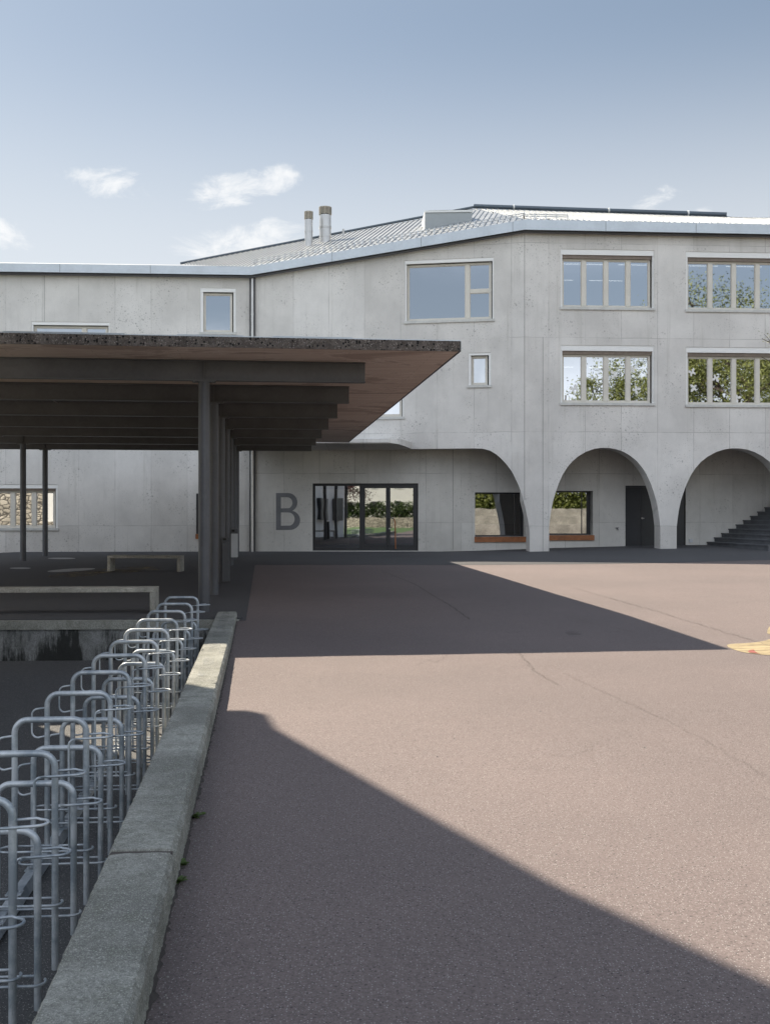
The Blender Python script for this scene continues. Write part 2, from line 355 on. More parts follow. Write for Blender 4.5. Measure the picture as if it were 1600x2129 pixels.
def glass(name, fac=.5, wav=.02, sc=1.2, tint=(.30, .32, .33)):
    m = bpy.data.materials.new(name); m.use_nodes = True; nt = m.node_tree; nt.nodes.clear(); q = G(nt)
    n = noise(q, pos(q), sc, 2, .5)
    bp = q.n('ShaderNodeBump', ins={'Strength': wav, 'Distance': .3, 'Height': n})
    gl = q.n('ShaderNodeBsdfGlossy', ins={'Color': (.92, .95, 1, 1), 'Roughness': 0.015, 'Normal': bp.outputs[0]})
    tr = q.n('ShaderNodeBsdfTransparent', ins={'Color': (*tint, 1)})
    fr = q.n('ShaderNodeFresnel', ins={'IOR': 1.5})
    f = q.m('ADD', fac, q.m('MULTIPLY', fr.outputs[0], .5), clamp=True)
    mx = q.n('ShaderNodeMixShader', ins={0: f, 1: tr.outputs[0], 2: gl.outputs[0]})
    q.n('ShaderNodeOutputMaterial', ins={0: mx.outputs[0]})
    return m
M['glass'] = glass('window_glass', .62, .004)
M['glassdark'] = glass('ground_floor_glass', .36, .0025)
M['glasswavy'] = glass('entrance_glass', .52, .006, .7)

def leafm(name, c1, c2):
    m, q, b = mat(name); p = pos(q)
    f = noise(q, p, 1.1, 4, .6); oi = noise(q, p, 9, 2, .5)
    L(q, q.mix(q.ramp(q.m('ADD', q.m('MULTIPLY', f, .5), q.m('MULTIPLY', oi, .5)), .35, .65), c1, c2), b.inputs['Base Color'])
    b.inputs['Roughness'].default_value = .55
    b.inputs['Transmission Weight'].default_value = 0
    return m
M['leaf'] = leafm('spring_leaves', (.07, .09, .018), (.17, .19, .04))
M['leafpale'] = leafm('pale_young_leaves', (.16, .17, .10), (.32, .32, .2))
M['leafred'] = leafm('dark_red_leaves', (.06, .012, .014), (.13, .03, .03))
M['leafhedge'] = leafm('hedge_leaves', (.03, .06, .018), (.08, .11, .035))
def emis(name, col, st):
    m = bpy.data.materials.new(name); m.use_nodes = True; nt = m.node_tree; nt.nodes.clear(); q = G(nt)
    e = q.n('ShaderNodeEmission', ins={0: (*col, 1), 1: st}); q.n('ShaderNodeOutputMaterial', ins={0: e.outputs[0]}); return m
M['tubelight'] = emis('fluorescent_tube', (1, .97, .9), .9)
def paintm(name, col):
    m, q, b = mat(name); p = pos(q)
    w = q.ramp(noise(q, p, 14, 6, .8), .35, .6); w2 = q.ramp(noise(q, scale(q, p, (1, 3, 1)), 3, 6, .75), .38, .62)
    L(q, q.mix(q.m('MULTIPLY', w, .22), col, tuple(c * .6 for c in col)), b.inputs['Base Color']); b.inputs['Roughness'].default_value = .7
    L(q, q.m('ADD', .55, q.m('MULTIPLY', w2, .45)), b.inputs['Alpha'])
    return m
M['paintyellow'] = paintm('worn_yellow_paint', (.40, .32, .19)); M['paintred'] = paintm('worn_red_paint', (.34, .10, .085))
def fadedm(name, col, lo, hi):
    m, q, b = mat(name); p = pos(q)
    w = q.ramp(noise(q, scale(q, p, (1, 1, 1)), 2.2, 7, .8, .5), lo, hi)
    L(q, q.mix(w, tuple(c * .7 for c in col), col), b.inputs['Base Color']); b.inputs['Roughness'].default_value = .7
    L(q, w, b.inputs['Alpha']); return m
M['paintwhite'] = fadedm('faded_white_paint', (.38, .38, .38), .2, .5)
M['paintochre'] = fadedm('faded_ochre_paint', (.22, .16, .06), .45, .62)
M['eff'] = fadedm('lime_patch', (.36, .37, .36), .42, .75)
def stonem():
    m, q, b = mat('rubble_masonry'); p = pos(q)
    v = q.n('ShaderNodeTexVoronoi', feature='DISTANCE_TO_EDGE', ins={'Vector': scale(q, p, (1, 1, 1.8)), 'Scale': 2.6}).outputs[0]
    vc = q.n('ShaderNodeTexVoronoi', ins={'Vector': scale(q, p, (1, 1, 1.8)), 'Scale': 2.6}).outputs[1]
    sh = q.n('ShaderNodeSeparateXYZ', ins={0: vc}).outputs[0]
    c = q.mix(sh, (.32, .29, .24), (.5, .46, .39)); c = q.mix(q.m('LESS_THAN', v, .05), c, (.10, .09, .08))
    L(q, c, b.inputs['Base Color']); b.inputs['Roughness'].default_value = .9
    bump(q, b, q.m('MINIMUM', v, .15), 1.0, .25); return m
M['stone'] = stonem()

# ------------------------------------------------------------ ground heights
GY = [(-60, -.13), (0, -.12), (8, -.10), (12, -.075), (15.5, -.008), (19, 0), (24, .035), (30, .06), (90, .06)]
def gy(y):
    for (a, za), (b_, zb) in zip(GY, GY[1:]):
        if y <= b_: return za + (zb - za) * max(0, (y - a)) / (b_ - a)
    return GY[-1][1]
def gh(x, y):
    z = gy(y)
    k = min(1, max(0, (y - 26) / 10)); z += .018 * min(8, max(0, x - 2)) * k
    z += .02 * min(3, max(0, y - 36)) * min(1, max(0, (x - 3) / 3))
    z -= .05 * min(2, max(0, -12.9 - x)) * min(1, max(0, (y - 33) / 3))
    return z
def sunkz(y): return -.556 - .030 * (14.5 - y)
def standz(y): return -.556 - .022 * (14.5 - y)      # top of the rail that carries the stands
def onground(px, py, fn=None):
    y = 10
    for _ in range(30):
        x = (px - 800) / F * y; z = gh(x, y) if fn is None else fn(y); y = (EYE - z) * F / (py - HY)
    x = (px - 800) / F * y
    return x, y
def grid(rows, xl, xr, nx, dz=0, h=gh, warp=1.0):
    mb = MB(); vs = []
    for y in rows:
        for i in range(nx + 1):
            t = i / nx; x = xl(y) + (xr(y) - xl(y)) * t
            vs.append((x, y, h(x, y) + dz))
    fs = []
    for j in range(len(rows) - 1):
        for i in range(nx):
            a = j * (nx + 1) + i; fs.append((a, a + 1, a + nx + 2, a + nx + 1))
    mb.add(vs, fs, True); return mb
def frange(a, b, n): return [a + (b - a) * i / n for i in range(n + 1)]
WR = lambda y: -.376 - .1148 * y        # right edge of the low wall
WL = lambda y: -.656 - .1148 * y        # left edge of the low wall
r1 = frange(-60, -4, 8) + frange(0, 14.6, 20)
c1 = grid(r1, lambda y: WR(y) - .12, lambda y: 70, 60)
r2 = frange(14.6, 44, 40) + [60, 90]
c2 = grid(r2, lambda y: -60, lambda y: 70, 130)
c1.add(c2.v, c2.f, True)
c1.build('pavement', M['court'], kind='structure')
gb = MB(); gb.add([(-900, -900, -1.6), (900, -900, -1.6), (900, 1500, -1.6), (-900, 1500, -1.6)], [(0, 1, 2, 3)]); gb.build('ground', M['grass'], kind='structure')
# grey asphalt: canopy floor plus the strip along the building
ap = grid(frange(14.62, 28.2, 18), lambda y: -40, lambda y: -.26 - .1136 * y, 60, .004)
def yb(x):
    pts = [(-60, 28.2), (3, 28.2), (6.5, 28.5), (14, 30.6), (70, 46)]
    for (a, ya), (b_, yb_) in zip(pts, pts[1:]):
        if x <= b_: return ya + (yb_ - ya) * (x - a) / (b_ - a)
    return 46
vs = []; fs = []; xs = frange(-40, 24, 96); nyy = 14
for x in xs:
    for j in range(nyy + 1):
        y = yb(x) + (44 - yb(x)) * j / nyy; vs.append((x, y, gh(x, y) + .004))
for i in range(len(xs) - 1):
    for j in range(nyy):
        a = i * (nyy + 1) + j; fs.append((a, a + nyy + 1, a + nyy + 2, a + 1))
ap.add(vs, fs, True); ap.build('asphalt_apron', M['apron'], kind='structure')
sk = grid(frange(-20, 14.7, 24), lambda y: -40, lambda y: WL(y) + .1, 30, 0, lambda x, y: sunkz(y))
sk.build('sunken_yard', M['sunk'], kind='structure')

# dirt and moss gathered at the foot of the low wall
rnd = random.Random(41); mb = MB(); vs = []; yy = frange(1.8, 14.6, 420)
for y in yy:
    w_ = .008 + .018 * rnd.random() ** 2 + (.012 if rnd.random() < .12 else 0); x = WR(y)
    vs += [(x - .02, y, gh(x, y) + .004), (x + w_, y, gh(x, y) + .004)]
mb.add(vs, [(2 * i, 2 * i + 1, 2 * i + 3, 2 * i + 2) for i in range(len(yy) - 1)]); mb.build('dirt_strip', M['soil'], kind='structure')
# long cracks in the court
def ribbon(pts, w, dz, jit=.012, n=60, seed=1):
    rnd = random.Random(seed); P = [Vector((*onground(*p), 0)) for p in pts]; Q = []
    per = n // (len(P) - 1)
    for a, b_ in zip(P, P[1:]):
        for i in range(per): Q.append(a.lerp(b_, i / per))
    Q.append(P[-1]); vs = []; fs = []
    for i, p in enumerate(Q):
        t = (Q[min(i + 1, len(Q) - 1)] - Q[max(i - 1, 0)]).normalized(); nn = Vector((-t.y, t.x, 0))
        j = rnd.uniform(-jit, jit); ww = w * rnd.uniform(.35, 1.1)
        for s_ in (-1, 1):
            v = p + nn * (j + s_ * ww / 2); vs.append((v.x, v.y, gh(v.x, v.y) + dz))
    for i in range(len(Q) - 1): fs.append((2 * i, 2 * i + 1, 2 * i + 3, 2 * i + 2))
    mb = MB(); mb.add(vs, fs); return mb
ribbon([(792, 1187), (860, 1214), (930, 1256), (975, 1288)], .035, .003, .015, 60, 1).build('pavement_crack', M['crack'], kind='structure')
ribbon([(1190, 1222), (1330, 1262), (1430, 1292), (1600, 1343), (1700, 1375)], .012, .0065, .02, 120, 2).build('pavement_crack', M['crack'], kind='structure')
ribbon([(1072, 1352), (1110, 1396), (1160, 1425)], .009, .003, .03, 90, 3).build('pavement_crack', M['crack'], kind='structure')
ribbon([(1090, 1262), (1230, 1296), (1330, 1318)], .010, .003, .02, 90, 4).build('pavement_crack', M['crack'], kind='structure')
ribbon([(1170, 1400), (1290, 1455), (1420, 1515), (1610, 1625)], .0045, .003, .03, 160, 5).build('pavement_crack', M['crack'], kind='structure')
ribbon([(862, 1385), (892, 1372), (905, 1378), (935, 1360)], .005, .003, .03, 60, 6).build('pavement_crack', M['crack'], kind='structure')
ribbon([(1120, 1575), (1190, 1572), (1225, 1560), (1232, 1545)], .004, .003, .02, 60, 7).build('pavement_crack', M['crack'], kind='structure')

def decal(px_pts, mt, name, dz, label=None, cat=None, group=None, kind=None, mirror=None):
    pts = [onground(*p) for p in px_pts]
    cx = sum(p[0] for p in pts) / len(pts); cy = sum(p[1] for p in pts) / len(pts)
    mb = MB(); tri = tessellate_polygon([[Vector((x, y, 0)) for x, y in pts]])
    mb.add([(x, y, gh(x, y) + dz) for x, y in pts], [tuple(t) for t in tri])
    return mb, (cx, cy, gh(cx, cy))
def cz(p): return [(x / 6.26 + 1400, y / 6.26 + 1040) for x, y in p]
mb, c = decal(cz([(690, 1892), (720, 1880), (790, 1873), (900, 1868), (1050, 1858), (1150, 1842), (1252, 1815), (1420, 1790), (1440, 1900), (1420, 2040), (1252, 2024), (1150, 2016), (1050, 2004), (950, 1993), (850, 1972), (770, 1945), (710, 1918)]), None, '', .005)
pt = thing('ground_painting', c, 'worn yellow playground painting on the red asphalt, with a red patch near its edge', 'ground painting', 'painted shapes on the playground')
mb.build('yellow_shape', M['paintyellow'], pt)
mb, _ = decal(cz([(962, 1978), (985, 1962), (1020, 1955), (1046, 1955), (1052, 1975), (1085, 1995), (1120, 2008), (1040, 2001), (985, 1993)]), None, '', .0095); mb.build('red_patch', M['paintred'], pt)
mb, c = decal(cz([(1215, 1735), (1218, 1700), (1235, 1665), (1262, 1640), (1400, 1600), (1420, 1760), (1300, 1755), (1240, 1750)]), None, '', .005)
mb.build('ground_painting', M['paintyellow'], origin=c, label='small yellow painted blob at the right edge, behind the larger yellow shape', cat='ground painting', group='painted shapes on the playground')

# ------------------------------------------------------------ floor marks under the canopy
def ell(px, py, hx, hy, n=24, ring=None, tilt=0):
    pts = [(px + hx * math.cos(2 * math.pi * i / n), py + hy * math.sin(2 * math.pi * i / n) - tilt * math.cos(2 * math.pi * i / n)) for i in range(n)]
    return pts
for (e, lb, m_) in ((ell(128, 1161.5, 29, 1.6), 'thin grey-white painted oval beside the rear left canopy column', 'paintwhite'),
                (ell(42, 1182, 22, 1.6), 'short white painted dash on the floor at the foot of the front left column', 'paintwhite'),
                (ell(148, 1186, 50, 3.0, tilt=3), 'long pale painted oval on the dark floor left of the far bench', 'paintwhite'),
                (ell(160, 1195, 60, 6, tilt=5), 'faded ochre smear below the long pale oval', 'paintochre'),
                (ell(265, 1185, 70, 6, tilt=3), 'faded ochre smear between the legs of the far bench', 'paintochre')):
    mb, c = decal(e, None, '', .0085 if m_ == 'paintwhite' else .0065)
    mb.build('floor_marking', M[m_], origin=c, label=lb, cat='floor marking', group='painted marks on the canopy floor')

# ------------------------------------------------------------ school building
school = thing('school_building', (0, 37, .06), 'pale grey concrete school with arched arcade, metal roof and letter B by its entrance', 'school building')
class Plane:
    def __init__(s, x0, y0, m): s.x0, s.y0, s.m = x0, y0, m; l = math.hypot(1, m); s.b = (-m / l, 1 / l)
    def y(s, x): return s.y0 + s.m * (x - s.x0)
    def P(s, x, z, d=0): return (x + s.b[0] * d, s.y(x) + s.b[1] * d, z)
    def w(s, px, py=None, d=0):       # photo measurement -> (x, z) on this wall plane
        k = (px - 800) / F; y = (s.y0 - s.m * s.x0) / (1 - s.m * k); x = k * y
        return (x, EYE + (HY - (py if py is not None else HY)) / F * y)
K1X, K1Y = -4.675, 37.4
P1 = Plane(K1X, K1Y, .06); P2 = Plane(K1X, K1Y, -.172)
K2X = P2.w(1088)[0]; K2Y = P2.y(K2X)
P3 = Plane(K2X, K2Y, .062)
L1 = Plane(K1X, K1Y, -.012); L1E = L1.w(940)[0]
L2 = Plane(L1E, L1.y(L1E), .128)
XL, XR = -26.0, 21.0
def facade(pl, outer, holes, thick, name, m, d0=0.0):
    mb = MB(); loops = [outer] + holes
    tri = tessellate_polygon([[Vector((x, z, 0)) for x, z in lp] for lp in loops])
    flat = [p for lp in loops for p in lp]; n = len(flat)
    fr = [pl.P(x, z, d0) for x, z in flat]; bk = [pl.P(x, z, d0 + thick) for x, z in flat]
    fs = [tuple(t) for t in tri] + [tuple(n + i for i in reversed(t)) for t in tri]
    b0 = 0
    for lp in loops:
        k = len(lp)
        for i in range(k): a, b_ = b0 + i, b0 + (i + 1) % k; fs.append((a, b_, n + b_, n + a))
        b0 += k
    mb.add(fr + bk, fs)
    return mb.build(name, m, school)
def rect(x0, x1, z0, z1): return [(x0, z0), (x1, z0), (x1, z1), (x0, z1)]
def pbox(mb, pl, xa, xb, za, zb, da, db):
    mb.hexa([pl.P(xa, za, da), pl.P(xb, za, da), pl.P(xb, za, db), pl.P(xa, za, db), pl.P(xa, zb, da), pl.P(xb, zb, da), pl.P(xb, zb, db), pl.P(xa, zb, db)])
def opening(pl, pxl, pxr, pyt, pyb):      # photo box -> hole (x0,x1,z0,z1); rows read at the left edge
    x0 = pl.w(pxl)[0]; x1 = pl.w(pxr)[0]; z1 = pl.w(pxl, pyt)[1]; z0 = pl.w(pxl, pyb)[1]
    return x0, x1, z0, z1
DEP = .42
def window(pl, op, cols, header=.2, label=None, rail=.06, transoms=None, widths=None, sill=True, blind=True, gl='glass'):
    x0, x1, z0, z1 = op; e = .002
    fr = MB(); d0, d1 = .15, .23; fw = .06; mw = .075
    xi0, xi1 = x0 + rail, x1 - rail - .03; zt = z1 - header
    pbox(fr, pl, xi0, xi1, z0 + e, z0 + fw + .02, d0, d1); pbox(fr, pl, xi0, xi1, zt - fw, zt - e, d0, d1)
    pbox(fr, pl, xi0, xi0 + fw, z0 + fw + .02, zt - fw, d0, d1); pbox(fr, pl, xi1 - fw, xi1, z0 + fw + .02, zt - fw, d0, d1)
    w_in = (xi1 - xi0); edges = []
    widths = widths or [1 / cols] * cols; acc = 0
    for i, wd in enumerate(widths):
        a = xi0 + acc * w_in; acc += wd; b_ = xi0 + acc * w_in
        if i: pbox(fr, pl, a - mw, a + mw, z0 + fw + .02, zt - fw, d0 - .012, d1 - .002)
        edges.append((a + (fw if i == 0 else mw), b_ - (fw if i == len(widths) - 1 else mw)))
    cells = []
    for i, (a, b_) in enumerate(edges):
        lo, hi = z0 + fw + .02, zt - fw
        if transoms and i in transoms:
            zm = lo + (hi - lo) * transoms[i]; pbox(fr, pl, a, b_, zm - .06, zm + .06, d0 + .003, d1 - .003); cells += [(a, b_, lo, zm - .06), (a, b_, zm + .06, hi)]
        else: cells.append((a, b_, lo, hi))
    wo = fr.build('window', M['greige'], school)
    if label: wo['label'] = label
    for (a, b_, lo, hi) in cells:
        mb = MB(); t = .022          # slim sash bead round each pane
        pbox(mb, pl, a, b_, lo, lo + t, d0 + .02, d0 + .05); pbox(mb, pl, a, b_, hi - t, hi, d0 + .02, d0 + .05)
        pbox(mb, pl, a, a + t, lo + t, hi - t, d0 + .02, d0 + .05); pbox(mb, pl, b_ - t, b_, lo + t, hi - t, d0 + .02, d0 + .05)
        mb.build('sash', M['greige'], wo)
        mb = MB(); dd = d0 + .04
        mb.add([pl.P(a + t, lo + t, dd), pl.P(b_ - t, lo + t, dd), pl.P(b_ - t, hi - t, dd), pl.P(a + t, hi - t, dd)], [(0, 1, 2, 3)])
        mb.build('pane', M[gl], wo)
    mb = MB()
    hb = header * (.62 if blind else .85)
    pbox(mb, pl, x0 + e, x1 - e, z1 - hb, z1 - e, .02, .13)
    pbox(mb, pl, x0 + e, x0 + rail, z0 + e, z1 - hb, .03, .13); pbox(mb, pl, x1 - rail * .8, x1 - e, z0 + e, z1 - hb, .03, .13)
    mb.build('blind_box', M['white'], wo)
    if blind:
        mb = MB(); n = 5; hh = header - hb
        for i in range(n):
            za = zt + .004 + i * hh / n; pbox(mb, pl, x0 + rail, x1 - rail - .01, za, za + hh / n * .55, .06 + .008 * (i % 2), .14)
        mb.build('blind', M['blind'], wo)
    if sill:
        mb = MB(); pbox(mb, pl, x0 - .03, x1 + .03, z0 - .085, z0 - .002, -.05, .14); mb.build('sill', M['sillm'], wo)
    return wo
# --- openings
o_p1a = opening(P1, -70, 120, 1007, 1098)
o_p1b = opening(P1, 65, 228, 668, 760)
o_p1c = opening(P1, 416, 490, 598, 690)
o_p2a = opening(P2, 841, 1026, 541.5, 668)
o_p2b = opening(P2, 973, 1020, 733.5, 801)
o_p2c = opening(P2, 762, 839, 770, 867)
o_p3 = [opening(P3, 1165, 1359, 517, 638), opening(P3, 1425.5, 1632, 522.5, 643), opening(P3, 1165, 1359, 717, 837), opening(P3, 1425.5, 1632, 721, 841)]
ZT1 = 9.86; ZT2 = 11.02
win = lambda o: rect(*o)
facade(P1, [(XL, -.3), (K1X, -.3), (K1X, ZT1), (XL, ZT1)], [win(o_p1a), win(o_p1b), win(o_p1c)], DEP, 'wall', M['wall'])
# upper middle facet with the start of the first arch
SOF = 3.63
arch1 = [(985, 932), (1002, 932.6), (1018, 936.5), (1032, 945), (1043, 955), (1054, 967), (1064.5, 982), (1077, 1007.5), (1084, 1027), (1088, 1041.5)]
a1 = [P2.w(*p) for p in arch1]; a1[0] = (a1[0][0], SOF); a1[1] = (a1[1][0], SOF - .01)
out = [(K1X, SOF)] + a1 + [(K2X, ZT2), (K1X, ZT1)]
out[len(a1)] = (K2X, a1[-1][1])
facade(P2, out, [win(o_p2a), win(o_p2b), win(o_p2c)], DEP, 'wall', M['wall'])
PB = -.3
a1b = [P3.w(*p) for p in ((1088, 1041.5), (1093, 1062), (1097, 1081), (1099.8, 1098), (1100.8, 1112), (1100.8, 1130))]
a1b[0] = (K2X, a1[-1][1])
def archpts(cx, hw, zc=3.64, left=True):
    prof = [(1, .75), (1.0, .95), (.985, 1.20), (.965, 1.5), (.93, 1.83), (.885, 2.12), (.83, 2.42), (.76, 2.72), (.68, 2.96), (.59, 3.17), (.47, 3.36), (.335, 3.51), (.2, 3.60), (.07, zc)]
    l = [(cx - hw * k, z) for k, z in prof]; r = [(cx + hw * k, z) for k, z in reversed(prof)]
    return l + r
xa0, xa1 = P3.w(1141)[0], P3.w(1372)[0]; xb0, xb1 = P3.w(1406)[0], P3.w(1650)[0]
xc0, xc1 = xb1 + .56, xb1 + 4.5
out = a1b + [(a1b[-1][0], PB), (xa0, PB)] + archpts((xa0 + xa1) / 2, (xa1 - xa0) / 2) + [(xa1, PB), (xb0, PB)] + archpts((xb0 + xb1) / 2, (xb1 - xb0) / 2) + [(xb1, PB), (xc0, PB)] + \
    archpts((xc0 + xc1) / 2, (xc1 - xc0) / 2) + [(xc1, PB), (XR, PB), (XR, ZT2), (K2X, ZT2)]
facade(P3, out, [win(o) for o in o_p3], .64, 'wall', M['wall'])
# --- lower recessed walls
o_ent = (L1.w(649.5)[0], L1.w(869)[0], .09, L1.w(649.5, 1005)[1])
facade(L1, [(K1X + .02, -.3), (L1E, -.3), (L1E, 4.4), (K1X + .02, 4.4)], [win(o_ent)], DEP, 'wall', M['wall_low'])
o_w1 = opening(L2, 987, 1092, 1023.5, 1116); o_w2 = opening(L2, 1122, 1232, 1023, 1114)
o_w2 = (o_w2[0], o_w2[1], o_w1[2] + .05, o_w1[3] + .06)
o_dr = (L2.w(1299.5)[0], L2.w(1425)[0], .2, L2.w(1299.5, 1009.6)[1])
facade(L2, [(L1E, -.3), (XR, -.3), (XR, 4.4), (L1E, 4.4)], [win(o_w1), win(o_w2), win(o_dr)], DEP, 'wall', M['wall_low'])
# ceiling of the arcade and overhang, floor slabs, back and side walls, interior
mb = MB()
mb.add([P2.P(K1X, 4.35, .3), P2.P(K2X, 4.35, .3), P3.P(XR, 4.35, .5), (XR, 42, 4.35), (K1X, 42, 4.35)], [(0, 1, 2, 3, 4)])
mb.build('arcade_ceiling', M['wall_low'], school)
mb = MB()
for z in (4.45, 7.45):
    mb.add([(XL, 36.6, z), (K1X, 37.9, z), (K2X, 36.3, z), (XR, 37.5, z), (XR, 49, z), (XL, 49, z)], [(0, 1, 2, 3, 4, 5)])
mb.add([(XL, 44.5, -.3), (XR, 44.5, -.3), (XR, 44.5, 11.5), (XL, 44.5, 11.5)], [(0, 1, 2, 3)])
mb.add([(K1X, 37.9, -.3), (K1X, 44.5, -.3), (K1X, 44.5, 10), (K1X, 37.9, 10)], [(0, 1, 2, 3)])
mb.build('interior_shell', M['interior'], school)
mb = MB()
mb.box(XL, XR, 50, 50.3, -.3, 10); mb.box(XL - .3, XL - .002, 36, 50, -.3, 9.8); mb.box(XR + .002, XR + .3, 36.9, 50, -.3, 10.6)
mb.build('rear_wall', M['wall'], school)
# --- windows
window(P1, o_p1a, 4, .22, 'wide ground floor window with cream frame, showing stone wall reflections', rail=.09)
window(P1, o_p1b, 2, .13, 'wide upper window half hidden by the canopy edge', widths=[.68, .32], blind=False)
window(P1, o_p1c, 1, .16, 'single upright upper window beside the downpipe', blind=False, rail=.1)
window(P2, o_p2a, 2, .14, 'largest upper window with one big pane and two stacked small ones', widths=[.72, .28], transoms={1: .5}, blind=False)
window(P2, o_p2b, 1, .10, 'smallest square window above the first arch', blind=False, rail=.09)
window(P2, o_p2c, 1, .12, 'window mostly hidden behind the canopy corner', blind=False)
for o_, lb in zip(o_p3, ('top floor four-pane window, left of the pair', 'top floor four-pane window at the right edge', 'middle floor four-pane window with paper butterflies, left of the pair', 'middle floor four-pane window at the right edge')):
    w_ = window(P3, o_, 4, .30, lb)
    if o_ is o_p3[2] or o_ is o_p3[3]:
        spots = [(1196, 807), (1280, 777), (1317, 765), (1325, 808)] if o_ is o_p3[2] else [(1442, 773), (1446, 805), (1492, 784), (1535, 826)]
        for i, (bx, by) in enumerate(spots):
            x, z = P3.w(bx, by); a = R(25 + 70 * i); sz = .14
            shp = [(0, .12), (.25, .75), (.85, .95), (.9, .4), (.45, .05), (.75, -.35), (.5, -.85), (.12, -.3), (-.12, -.3), (-.5, -.85), (-.75, -.35), (-.45, .05), (-.9, .4), (-.85, .95), (-.25, .75)]
            pts = [(x + sz * (u * math.cos(a) - v * math.sin(a)), z + sz * (u * math.sin(a) + v * math.cos(a))) for u, v in shp]
            mb = MB(); tri = tessellate_polygon([[Vector((u, v, 0)) for u, v in pts]]); mb.add([P3.P(u, v, .183) for u, v in pts], [tuple(t) for t in tri])
            mb.build('paper_butterfly', M['paper'], w_)
        continue
# ceiling lights behind the glass
for zz in (10.25, 6.95):
    for (xa, xb, dd) in ((6.2, 8.0, 1.6), (8.4, 9.6, 1.6), (6.2, 7.4, 4.2), (8.0, 9.3, 4.2), (10.6, 12.0, 1.6), (12.3, 13.6, 1.6), (10.4, 11.6, 4.2)):
        mb = MB(); pbox(mb, P3, xa, xb, zz, zz + .018, dd, dd + .05); mb.build('ceiling_light', M['tubelight'], school)
# --- entrance
x0, x1, z0, z1 = o_ent
fr = MB(); d0, d1 = .10, .18
def pxx(p): return L1.w(p)[0]
def eb(mb, a, b_, za, zb, da=d0, db=d1): pbox(mb, L1, a, b_, za, zb, da, db)
eb(fr, x0 + .002, x1 - .002, z1 - .09, z1 - .002); eb(fr, x0 + .002, x1 - .002, z0 - .12, z0 + .09)
eb(fr, x0 + .002, x0 + .09, z0 + .09, z1 - .09); eb(fr, x1 - .10, x1 - .002, z0 + .09, z1 - .09)
m1, m2 = pxx(751), pxx(806.5)
eb(fr, m1 - .07, m1 + .05, z0 + .09, z1 - .09, d0 - .01, d1 - .002)
ent = fr.build('entrance_front', M['dark'], school); ent['label'] = 'dark framed glass entrance with one wide pane and two doors'
def pane(par, pl, a, b_, lo, hi, dd, m_='glasswavy'):
    mb = MB(); mb.add([pl.P(a, lo, dd), pl.P(b_, lo, dd), pl.P(b_, hi, dd), pl.P(a, hi, dd)], [(0, 1, 2, 3)]); return mb.build('pane', M[m_], par)
pane(ent, L1, x0 + .09, m1 - .07, z0 + .09, z1 - .09, d0 + .04)
for (a, b_) in ((m1 + .05, m2 - .006), (m2 + .006, x1 - .10)):
    mb = MB(); t = .075; eb(mb, a, b_, z0 + .092, z0 + .092 + t * 1.6, d0 + .012, d1 - .01); eb(mb, a, b_, z1 - .092 - t, z1 - .092, d0 + .012, d1 - .01)
    eb(mb, a, a + t, z0 + .092 + t * 1.6, z1 - .092 - t, d0 + .012, d1 - .01); eb(mb, b_ - t, b_, z0 + .092 + t * 1.6, z1 - .092 - t, d0 + .012, d1 - .01)
    mb.build('door', M['dark'], ent)
    pane(ent, L1, a + t, b_ - t, z0 + .092 + t * 1.6, z1 - .092 - t, d0 + .045, 'glassdark')
mb = MB(); hx = pxx(821); mb.tube([L1.P(pxx(818.5), 1.22, .02), L1.P(hx, 1.1, .02), L1.P(pxx(822), .16, .02)], .022, 8); mb.build('door_handle', M['wood'], ent)
mb = MB(); mb.tube([L1.P(pxx(808), 1.24, .10), L1.P(pxx(812), 1.26, .03), L1.P(pxx(818.5), 1.22, .02)], .018, 8); mb.build('handle_bracket', M['steelcol'], ent)
mb = MB(); mb.tube([L1.P(pxx(809.5), .87, .06), L1.P(pxx(809.5), .87, .11)], .03, 10); mb.build('lock', M['duct'], ent)
mb = MB(); n = 22; xs_ = frange(pxx(664), pxx(725), n)
mb.add([q for i, x in enumerate(xs_) for q in (L1.P(x, z0 + .2, .34 + .03 * (i % 2)), L1.P(x, z1 - .2, .34 + .03 * (i % 2)))], [(2 * i, 2 * i + 2, 2 * i + 3, 2 * i + 1) for i in range(n)], True)
mb.build('curtain', M['curtain'], ent)
# --- ground floor windows of the arcade with larch seats
for o_, lb in ((o_w1, 'dark framed arcade window with a wooden seat, left of the first pier'), (o_w2, 'dark framed arcade window with a wooden seat, behind the first pier')):
    x0, x1, z0, z1 = o_; fr = MB()
    pbox(fr, L2, x0 + .002, x1 - .002, z1 - .05, z1 - .002, .30, .36); pbox(fr, L2, x0 + .002, x1 - .002, z0 + .002, z0 + .05, .30, .36)
    pbox(fr, L2, x0 + .002, x0 + .04, z0 + .05, z1 - .05, .30, .36); pbox(fr, L2, x1 - .13, x1 - .002, z0 + .05, z1 - .05, .30, .36); pbox(fr, L2, x1 - .32, x1 - .30, z0 + .05, z1 - .05, .30, .36)
    # dark lining of the reveal
    pbox(fr, L2, x0 + .002, x1 - .002, z1 - .02, z1 - .002, .01, .30)
    w_ = fr.build('window', M['dark'], school); w_['label'] = lb
    pane(w_, L2, x0 + .04, x1 - .32, z0 + .05, z1 - .05, .33, 'glassdark'); pane(w_, L2, x1 - .30, x1 - .13, z0 + .05, z1 - .05, .332, 'glassdark')
    mb = MB(); pbox(mb, L2, x0 - .02, x1 + .04, z0 - .19, z0 - .002, -.05, .29); mb.build('seat', M['wood'], w_)
